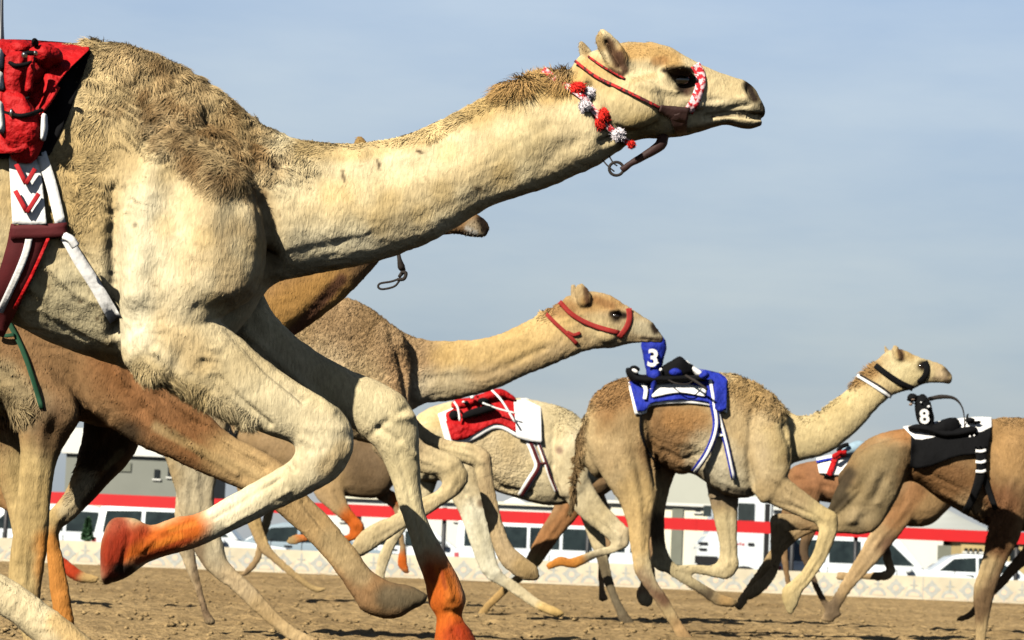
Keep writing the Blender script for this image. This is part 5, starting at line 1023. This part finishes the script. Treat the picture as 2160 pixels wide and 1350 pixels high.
def pompom(x, y, rpx, m, root, bv, D, sx=1.0, seed=1, rot=30):
    h = hit(bv, x, y, D); yy = h[0].y - rpx * D / F * .55 if h else D - .08
    rs = np.random.RandomState(seed); r = rpx * D / F; c = np.array(P(x, y, yy)); K = 600
    d = rs.randn(K, 3); d /= np.linalg.norm(d, axis=1, keepdims=True); Vb, Fb = ball(x, y, yy, r * .92 * sx, r * .8, r * .92, rot=rot)
    Vb = Vb + (Vb - c) * .16 * vnoise(Vb * 90, seed)[:, None]
    s = np.cross(d, rs.randn(K, 3)); s /= np.linalg.norm(s, axis=1, keepdims=True); sc = np.array([sx, 1, 1])
    a = c + d * sc * r * .8; t = c + (d + .16 * rs.randn(K, 3)) * sc * r * (.98 + .12 * rs.rand(K, 1)); wv = s * .0012
    V = np.vstack([Vb, np.stack([a - wv, a + wv, t], 1).reshape(-1, 3)]); k = len(Vb); Fc = list(Fb) + (k + np.arange(K)[:, None] * 3 + np.arange(3)).tolist()
    return mesh_obj('pompom', V, Fc, m, root)
pompom(1218, 186, 14, REDW, A, bvA, D, 1.3, 1, -30); pompom(1242, 197, 14, LILAC, A, bvA, D, 1.2, 2, -20); pompom(1234, 224, 14, LILAC, A, bvA, D, 1, 3)
pompom(1276, 242, 17, REDW, A, bvA, D, .9, 4); pompom(1264, 262, 14, REDW, A, bvA, D, .9, 5); pompom(1304, 283, 16, LILAC, A, bvA, D, 1, 6); pompom(1332, 305, 9, REDW, A, bvA, D, 1, 7)
piece('hanging_strap', [tube([(1398, 288, -.02), (1392, 306, -.03), (1362, 326, -.04), (1330, 344, -.04), (1312, 358, -.04)], .01, D, 8, rads=[.018, .017, .013, .009, .010])], LEATH, A, rough=.004)
ring = [(1300 + 15 * math.cos(t), 356 + 14 * math.sin(t), -.04) for t in np.linspace(0, 2 * math.pi, 17)]
piece('ring', [tube(ring, .0042, D, 6, 2)], CORD, A)
piece('wire_loop', [tube([(1268, 334, -.02), (1282, 350, -.04), (1296, 362, -.04)], .0022, D, 5), tube([(1284, 328, -.02), (1294, 344, -.04), (1302, 350, -.04)], .0022, D, 5)], CORD, A)
# red blanket over the hump with a black underside, and the chest harness
cloth('under_blanket', [(-260, 96), (0, 90), (110, 92), (188, 96)], [(-260, 330), (60, 330), (118, 300), (190, 112)], bvA, D, BLACK, A, off=.012, fold=.01, nu=60, nv=22, seed=4)
cloth('saddle_cloth', [(-260, 92), (0, 84), (110, 88), (186, 96)], [(-260, 322), (30, 322), (84, 300), (92, 236), (130, 164), (188, 104)], bvA, D, RED, A, off=.05, fold=.03, nu=70, nv=26, seed=8)
cloth('chest_panel', [(18, 322), (50, 324), (82, 322)], [(26, 472), (60, 474), (98, 472)], bvA, D, WHITE, A, off=.022, fold=.004, nu=16, nv=20, both=False)
for n_, (p0, p1, p2) in enumerate((((34, 346), (55, 388), (74, 356)), ((32, 402), (57, 448), (82, 408)))):
    strap('chevron', [p0, p1], 10, bvA, D, CHEV, A, off=.038, n=3); strap('chevron', [p1, p2], 10, bvA, D, CHEV, A, off=.0385, n=3)
strap('shoulder_strap', [(86, 322), (108, 390), (128, 474)], 23, bvA, D, WHITE, A, off=.014)
strap('girth_band', [(22, 490), (84, 488), (142, 484)], 30, bvA, D, DRED, A, off=.02)
strap('girth', [(62, 480), (48, 540), (16, 620), (-20, 700)], 74, bvA, D, DRED, A, off=.012, flare=[80, 78, 66, 60])
strap('girth_stripe', [(66, 478), (52, 540), (14, 628), (-22, 700)], 15, bvA, D, WHITE, A, off=.020)
strap('girth_edge', [(102, 502), (72, 570), (30, 652)], 7, bvA, D, RED, A, off=.020)
strap('breast_strap', [(138, 500), (168, 550), (204, 606), (244, 676)], 27, bvA, D, WHITE, A, off=.010, flare=[22, 26, 26, 28])
piece('buckle', [tube([(136, 498, -.34), (150, 506, -.345), (160, 520, -.34)], .012, D, 6)], WHITE, A)
# robot jockey on A: red robe bundled over a box, cut by the left edge
J1 = empty('robot_jockey', P(20, 95, D), 'robot jockey in a bundled shiny red robe on the foreground camel, at the left edge', 'robot jockey', 'robot jockeys riding the camels')
so = -.14
piece('body', [loft([(-70, 84, -60, 190, .12), (-20, 90, -14, 200, .13), (20, 84, 22, 212, .13), (58, 92, 56, 206, .11)], D, off=so, n=18), ball(44, 104, D, .040, .06, .026, off=so - .05), ball(0, 108, D, .045, .07, .022, off=so - .03), ball(98, 112, D, .028, .06, .028, off=so - .02, rot=20),
    loft([(16, 130, 60, 128, .07), (14, 170, 60, 170, .075), (18, 206, 58, 206, .06)], D, off=so - .09, n=24, ex=4.5)], RED, J1, rough=.006, seed=3)
piece('arm', [tube([(66, 116, so - .15), (64, 150, so - .16), (60, 192, so - .15)], .010, D, 8)], RED, J1, rough=.003)
piece('collar', [loft([(78, 96, 84, 140, .05), (98, 92, 100, 146, .06), (116, 100, 112, 138, .04)], D, off=so - .06, n=14)], RED, J1, rough=.005, seed=6)
piece('leg', [loft([(6, 214, 62, 214, .05), (8, 250, 84, 246, .055), (12, 290, 92, 284, .055), (20, 322, 84, 320, .035)], D, off=-.27, n=24, ex=3.4)], RED, J1, rough=.005, seed=9)
piece('white_sleeve', [loft([(-16, 108, 8, 112, .03), (-12, 136, 8, 140, .03)], D, off=so - .14, n=12), loft([(-16, 165, 9, 160, .03), (-10, 182, 9, 184, .03)], D, off=so - .14, n=12), loft([(-12, 222, 10, 224, .03), (-8, 250, 12, 254, .03), (-6, 274, 12, 276, .03)], D, off=-.30, n=12)], WHITE, J1, rough=.004)
piece('cushion', [loft([(88, 244, 100, 246, .02), (86, 270, 101, 272, .022), (86, 292, 96, 294, .02)], D, off=-.30, n=10)], WHITE, J1)
piece('clamp', [ball(52, 116, D, .009, .012, .009, off=so - .2), ball(75, 112, D, .006, .01, .007, off=so - .2), ball(24, 238, D, .006, .008, .012, off=-.33)], STEEL, J1)
piece('joint', [ball(74, 90, D, .009, .03, .012, off=so - .1), ball(66, 112, D, .018, .012, .007, off=so - .19)], BLACK, J1)
piece('aerial', [tube([(2, 92, so), (3, 40, so), (5, -60, so)], .006, D, 6, rads=[.010, .006, .003])], STEEL, J1)

piece('seam', [tube([(16, 206, so - .155), (36, 212, so - .165), (62, 206, so - .155)], .004, D, 5), tube([(14, 222, -.32), (50, 230, -.33), (88, 240, -.31)], .004, D, 5)][:1], BLACK, J1)
piece('waist_strap', [tube([(8, 236, -.31), (40, 244, -.335), (66, 240, -.33), (88, 232, -.30)], .006, D, 6)], BLACK, J1)
piece('tie', [tube([(90, 232, -.30), (104, 214, -.27), (122, 184, -.24)], .007, D, 6)], RED, J1)
piece('tie', [tube([(20, 132, so - .16), (34, 138, so - .17), (60, 134, so - .165), (72, 124, so - .15)], .006, D, 6)], BLACK, J1)
# ------------------------------------------------------------------ B: lead rope and green girth
D = 11.5
piece('lead_rope', [tube([(834, 478, 0), (838, 520, 0), (842, 545, -.01), (846, 562, 0), (850, 572, .01), (842, 584, 0)], .010, D, 7, rads=[.007, .007, .009, .016, .010, .007]), tube([(846, 574, 0), (856, 576, 0), (852, 588, 0), (838, 590, 0)], .0075, D, 6),
    tube([(842, 588, 0), (825, 594, 0), (802, 598, 0), (798, 606, 0), (808, 610, 0), (832, 604, 0), (844, 590, 0)], .0045, D, 6)], CORD, B)
strap('green_girth', [(-10, 610), (14, 670), (44, 730), (66, 790), (88, 862)], 10, bvB, D, GREEN, B, off=.012)
strap('green_buckle', [(-6, 704), (10, 708), (30, 706)], 8, bvB, D, GREEN, B, off=.024)
# ------------------------------------------------------------------ C: red halter
D = 16.9
strap('cheek_strap', [(1180, 636), (1208, 664), (1250, 686), (1306, 702)], 10, bvC, D, HALT, C, both=True, off=.008)
strap('noseband', [(1326, 650), (1328, 670), (1322, 690), (1306, 712)], 12, bvC, D, HALT, C, both=True, off=.008)
strap('throat_strap', [(1150, 660), (1172, 682), (1196, 704), (1218, 726)], 8, bvC, D, HALT, C, both=True, off=.008)
strap('throat_strap', [(1196, 700), (1210, 706), (1224, 702)], 7, bvC, D, HALT, C, off=.009)
strap('dark_girth', [(478, 860), (482, 900), (500, 940)], 9, bvI, 28.0, BLACK, I_, off=.01); strap('dark_girth', [(516, 878), (496, 915), (486, 960)], 7, bvI, 28.0, BLACK, I_, off=.012)
# ------------------------------------------------------------------ D: red saddle cloth
D = 24.4
cloth('cloth_border', [(922, 868), (1000, 836), (1060, 832), (1090, 842)], [(940, 934), (986, 934), (1046, 904), (1092, 922)], bvD, D, WHITE, Dd, off=.02, fold=.01, nu=40, nv=14)
cloth('saddle_cloth', [(934, 868), (1000, 835), (1060, 831), (1090, 841)], [(952, 928), (984, 925), (1044, 894), (1092, 912)], bvD, D, RED, Dd, off=.034, fold=.012, nu=44, nv=14)
cloth('white_blanket', [(1083, 839), (1112, 840), (1141, 853)], [(1090, 922), (1116, 930), (1143, 933)], bvD, D, WHITE, Dd, off=.045, fold=.008, nu=18, nv=14)
strap('girth', [(1116, 930), (1128, 960), (1134, 985), (1116, 1016), (1098, 1046)], 15, bvD, D, WHITE, Dd, off=.012); strap('girth_stripe', [(1118, 930), (1130, 960), (1136, 985), (1118, 1016), (1100, 1046)], 7, bvD, D, DRED, Dd, off=.022)
strap('breast_strap', [(1134, 930), (1148, 968), (1160, 1005), (1174, 1038)], 8, bvD, D, WHITE, Dd, off=.012); strap('breast_stripe', [(1135, 930), (1149, 968), (1161, 1005), (1175, 1038)], 4, bvD, D, DRED, Dd, off=.022); strap('cross_strap', [(1134, 978), (1152, 976)], 4, bvD, D, DRED, Dd, off=.02)
J2 = empty('robot_jockey', P(1010, 840, D), 'small robot jockey of red and black parts lying on the red saddle cloth', 'robot jockey', 'robot jockeys riding the camels')
piece('body', [loft([(962, 842, 966, 870, .08), (1000, 836, 1004, 858, .1), (1040, 822, 1042, 848, .1), (1062, 822, 1066, 842, .07), (1082, 834, 1084, 850, .05)], D, off=-.04, n=14)], RED, J2, rough=.012)
piece('battery_box', [loft([(980, 884, 982, 868, .04), (1010, 876, 1004, 860, .05), (1044, 866, 1034, 854, .04)], D, off=-.20, n=10, ex=4)], BLACK, J2)
piece('motor', [ball(1020, 846, D, .05, .05, .03, off=-.15), ball(958, 876, D, .045, .05, .045, off=-.17), ball(984, 850, D, .02, .03, .02, off=-.14)], BLACK, J2)
piece('clamp', [ball(996, 838, D, .018, .02, .016, off=-.18), ball(978, 848, D, .014, .02, .010, off=-.18), ball(1004, 832, D, .012, .02, .01, off=-.14)], WHITE, J2)
piece('white_strap', [tube([(1034, 820, -.1), (1058, 845, -.2), (1086, 890, -.27)], .010, D, 5), tube([(1018, 850, -.22), (1050, 862, -.24), (1088, 872, -.25)], .008, D, 5), tube([(958, 848, -.18), (966, 862, -.22), (970, 888, -.24)], .010, D, 5)], WHITE, J2)
# ------------------------------------------------------------------ E: blue cloth, girths, halter, robot jockey 3
D = 21.2
cloth('cloth_border', [(1322, 796), (1400, 786), (1470, 780), (1532, 792)], [(1339, 874), (1362, 872), (1374, 856), (1440, 850), (1500, 856), (1534, 872)], bvE, D, WHITE, E, off=.018, fold=.006, nu=60, nv=16)
cloth('saddle_cloth', [(1325, 796), (1400, 784), (1470, 778), (1532, 790)], [(1344, 868), (1362, 866), (1376, 850), (1440, 843), (1500, 850), (1532, 866)], bvE, D, BLUE, E, off=.032, fold=.014, nu=60, nv=18)
cloth('white_panel', [(1370, 812), (1430, 808), (1492, 818)], [(1376, 838), (1432, 828), (1486, 836)], bvE, D, WHITE, E, off=.052, fold=.008, nu=26, nv=8, both=False)
cloth('blue_flap', [(1504, 786), (1520, 788), (1534, 800)], [(1508, 862), (1520, 868), (1532, 862)], bvE, D, BLUE, E, off=.06, fold=.02, nu=12, nv=14, both=False)
strap('saddle_stripe', [(1352, 806), (1362, 820), (1360, 842)], 8, bvE, D, WHITE, E, off=.058)
strap('girth', [(1496, 800), (1504, 850), (1510, 900), (1494, 950), (1464, 996)], 15, bvE, D, BLUE, E, off=.05, flare=[14, 16, 14, 14, 14]); strap('girth_stripe', [(1498, 800), (1506, 850), (1511, 900), (1494, 952), (1464, 998)], 6, bvE, D, WHITE, E, off=.060)
strap('breast_strap', [(1506, 846), (1516, 880), (1530, 930), (1548, 1012)], 11, bvE, D, BLUE, E, off=.022); strap('breast_stripe', [(1508, 846), (1518, 880), (1531, 930), (1549, 1012)], 5, bvE, D, WHITE, E, off=.032); strap('cross_strap', [(1510, 918), (1526, 918)], 5, bvE, D, WHITE, E, off=.03)
strap('rear_girth', [(1352, 868), (1352, 910), (1366, 950), (1392, 986)], 5, bvE, D, BLACK, E, off=.014)
strap('cheek_strap', [(1846, 770), (1872, 790), (1900, 808), (1926, 820)], 12, bvE, D, BLACK, E, both=True, off=.008); strap('noseband', [(1950, 762), (1955, 776), (1951, 793), (1938, 808)], 13, bvE, D, BLACK, E, both=True, off=.008)
strap('collar', [(1808, 792), (1832, 806), (1856, 822), (1880, 838)], 7, bvE, D, WHITE, E, both=True, off=.008); strap('collar_cord', [(1814, 790), (1838, 804), (1862, 818), (1882, 834)], 4, bvE, D, CORD, E, both=True, off=.012)
J3 = empty('robot_jockey', P(1378, 800, D), 'robot jockey in a blue jersey with a white number 3', 'robot jockey', 'robot jockeys riding the camels')
piece('jersey', [loft([(1352, 716, 1404, 718, .07), (1354, 734, 1406, 736, .08), (1358, 756, 1400, 758, .075), (1362, 778, 1396, 780, .06), (1364, 792, 1394, 794, .07)], D, off=-.04, n=18, ex=2.6)], BLUE, J3, rough=.010)
digit('number', '3', 1377, 757, D, .175, WHITE, J3, off=-.135, rot=-4, bold=.03)
piece('sleeve', [loft([(1366, 792, 1394, 792, .05), (1372, 812, 1384, 812, .04), (1370, 838, 1378, 838, .03)], D, off=-.16, n=12)], BLUE, J3, rough=.008)
piece('battery_bag', [loft([(1402, 772, 1404, 798, .08), (1416, 760, 1420, 802, .1), (1434, 752, 1440, 802, .1), (1454, 766, 1456, 794, .07)], D, off=-.06, n=14, ex=3)], BLACK, J3, rough=.012)
piece('frame', [loft([(1330, 776, 1328, 800, .08), (1350, 790, 1350, 812, .1), (1400, 792, 1400, 810, .12), (1450, 792, 1450, 806, .12), (1484, 794, 1484, 804, .1)], D, off=-.1, n=12), ball(1338, 780, D, .04, .05, .03, off=-.12)], BLACK, J3, rough=.010)
piece('white_cover', [loft([(1448, 760, 1442, 768, .05), (1466, 774, 1454, 782, .07), (1480, 784, 1470, 796, .08)], D, off=-.05, n=12)], WHITE, J3, rough=.006)
piece('clamp', [ball(1340, 783, D, .028, .02, .014, off=-.19, rot=30), ball(1394, 780, D, .012, .02, .014, off=-.15), ball(1388, 766, D, .006, .02, .008, off=-.14)], WHITE, J3)
piece('cable', [tube([(1408, 800, -.20), (1424, 808, -.27), (1450, 810, -.27), (1466, 800, -.22)], .006, D, 5), tube([(1446, 792, -.2), (1470, 806, -.27), (1492, 822, -.31)], .010, D, 6)], CORD, J3)
piece('whip_motor', [ball(1426, 786, D, .05, .05, .03, off=-.16), ball(1486, 792, D, .04, .04, .03, off=-.18)], BLUE, J3, rough=.01)
# ------------------------------------------------------------------ F: black cloth, striped girth, robot jockey 8
D = 22.6
cloth('white_blanket', [(1904, 900), (1980, 888), (2050, 880), (2092, 880)], [(1930, 926), (1980, 930), (2040, 925), (2092, 900)], bvF, D, WHITE, Fc_, off=.02, fold=.006, nu=36, nv=12)
cloth('saddle_cloth', [(1922, 912), (1980, 898), (2040, 896), (2094, 892)], [(1920, 988), (1960, 984), (2020, 962), (2084, 956)], bvF, D, BLACK, Fc_, off=.036, fold=.012, nu=50, nv=16)
strap('girth', [(2068, 940), (2070, 975), (2066, 1008), (2052, 1050), (2034, 1084)], 21, bvF, D, BLACK, Fc_, off=.045, flare=[24, 22, 20, 17, 15]); strap('breast_strap', [(2076, 1000), (2086, 1036), (2100, 1074)], 12, bvF, D, BLACK, Fc_, off=.02)
for y0 in (950, 973, 993): strap('girth_stripe', [(2058, y0 + 1), (2070, y0 + 2), (2080, y0 - 1)], 6, bvF, D, WHITE, Fc_, off=.058, n=3)
J4 = empty('robot_jockey', P(1950, 900, D), 'robot jockey in a black jersey with a white number 8 and a curved whip', 'robot jockey', 'robot jockeys riding the camels')
piece('jersey', [loft([(1930, 848, 1958, 842, .06), (1930, 862, 1966, 858, .075), (1933, 880, 1970, 878, .075), (1940, 900, 1972, 900, .08), (1942, 914, 1984, 914, .09)], D, off=-.04, n=16, ex=2.6)], BLACK, J4, rough=.012)
piece('head', [ball(1925, 839, D, .042, .05, .034, off=-.04, rot=-10), loft([(1914, 842, 1916, 846, .03), (1920, 848, 1932, 852, .04)], D, off=-.06, n=10)], BLACK, J4, rough=.006)
piece('chin', [ball(1921, 853, D, .014, .03, .012, off=-.07), ball(1926, 843, D, .016, .03, .006, off=-.075)], mat('dull_skin', (.32, .22, .17), .7), J4)
digit('number', '8', 1950, 880, D, .155, WHITE, J4, off=-.135, rot=4, bold=.03)
piece('controller', [ball(1948, 846, D, .02, .03, .022, off=-.08), ball(1962, 842, D, .022, .03, .014, off=-.08), ball(2046, 886, D, .03, .05, .025, off=-.1), ball(2058, 890, D, .03, .05, .010, off=-.1), ball(2042, 880, D, .008, .02, .03, off=-.1)], BLACK, J4, rough=.016)
piece('whip', [tube([(1958, 842, -.08), (1985, 837, -.08), (2012, 840, -.08), (2028, 856, -.08), (2034, 880, -.08), (2034, 908, -.12)], .008, D, 6, rads=[.016, .018, .012, .006, .005, .005])], CORD, J4)
piece('battery_bag', [loft([(1968, 896, 1972, 920, .09), (1986, 886, 1990, 922, .1), (2004, 880, 2012, 918, .08)], D, off=-.08, n=14, ex=3), loft([(1920, 898, 1922, 910, .08), (1940, 894, 1944, 914, .1), (1990, 906, 1990, 926, .12), (2050, 898, 2050, 920, .11)], D, off=-.08, n=12)], BLACK, J4, rough=.012)
piece('clamp', [ball(1959, 858, D, .012, .02, .012, off=-.14), ball(2046, 921, D, .008, .02, .009, off=-.30), ball(2055, 919, D, .007, .02, .009, off=-.30), ball(1943, 849, D, .007, .02, .007, off=-.12)], WHITE, J4)
# ------------------------------------------------------------------ G: striped cloth with a red ribbon
D = 26.0
cloth('saddle_cloth', [(1722, 966), (1760, 958), (1800, 958)], [(1728, 998), (1762, 1002), (1800, 1000)], bvG, D, WHITE, G, off=.02, fold=.01, nu=20, nv=10)
strap('dark_trim', [(1722, 974), (1745, 969), (1768, 966)], 5, bvG, D, BLUE, G, off=.04); strap('dark_trim', [(1734, 1000), (1756, 1004)], 5, bvG, D, BLACK, G, off=.04)
strap('red_ribbon', [(1784, 956), (1764, 964), (1756, 982), (1748, 1002)], 12, bvG, D, RED, G, off=.05)
piece('ribbon_tail', [tube([(1758, 964, -.2), (1772, 956, -.16), (1784, 955, -.14)], .025, D, 6)], RED, G)
J5 = empty('robot_jockey', P(1790, 950, D), 'low pale blue robot jockey sticking out behind the rump of the black clad camel', 'robot jockey', 'robot jockeys riding the camels')
piece('body', [loft([(1770, 950, 1772, 966, .05), (1788, 938, 1790, 962, .07), (1806, 930, 1808, 960, .06), (1820, 932, 1820, 950, .04)], D, off=-.05, n=12)], mat('pale_blue_cloth', (.30, .42, .52), .7, noise=(20, .3)), J5, rough=.01)
piece('arm', [tube([(1768, 952, -.12), (1776, 942, -.14), (1790, 938, -.14)], .02, D, 7)], BLACK, J5, rough=.006)
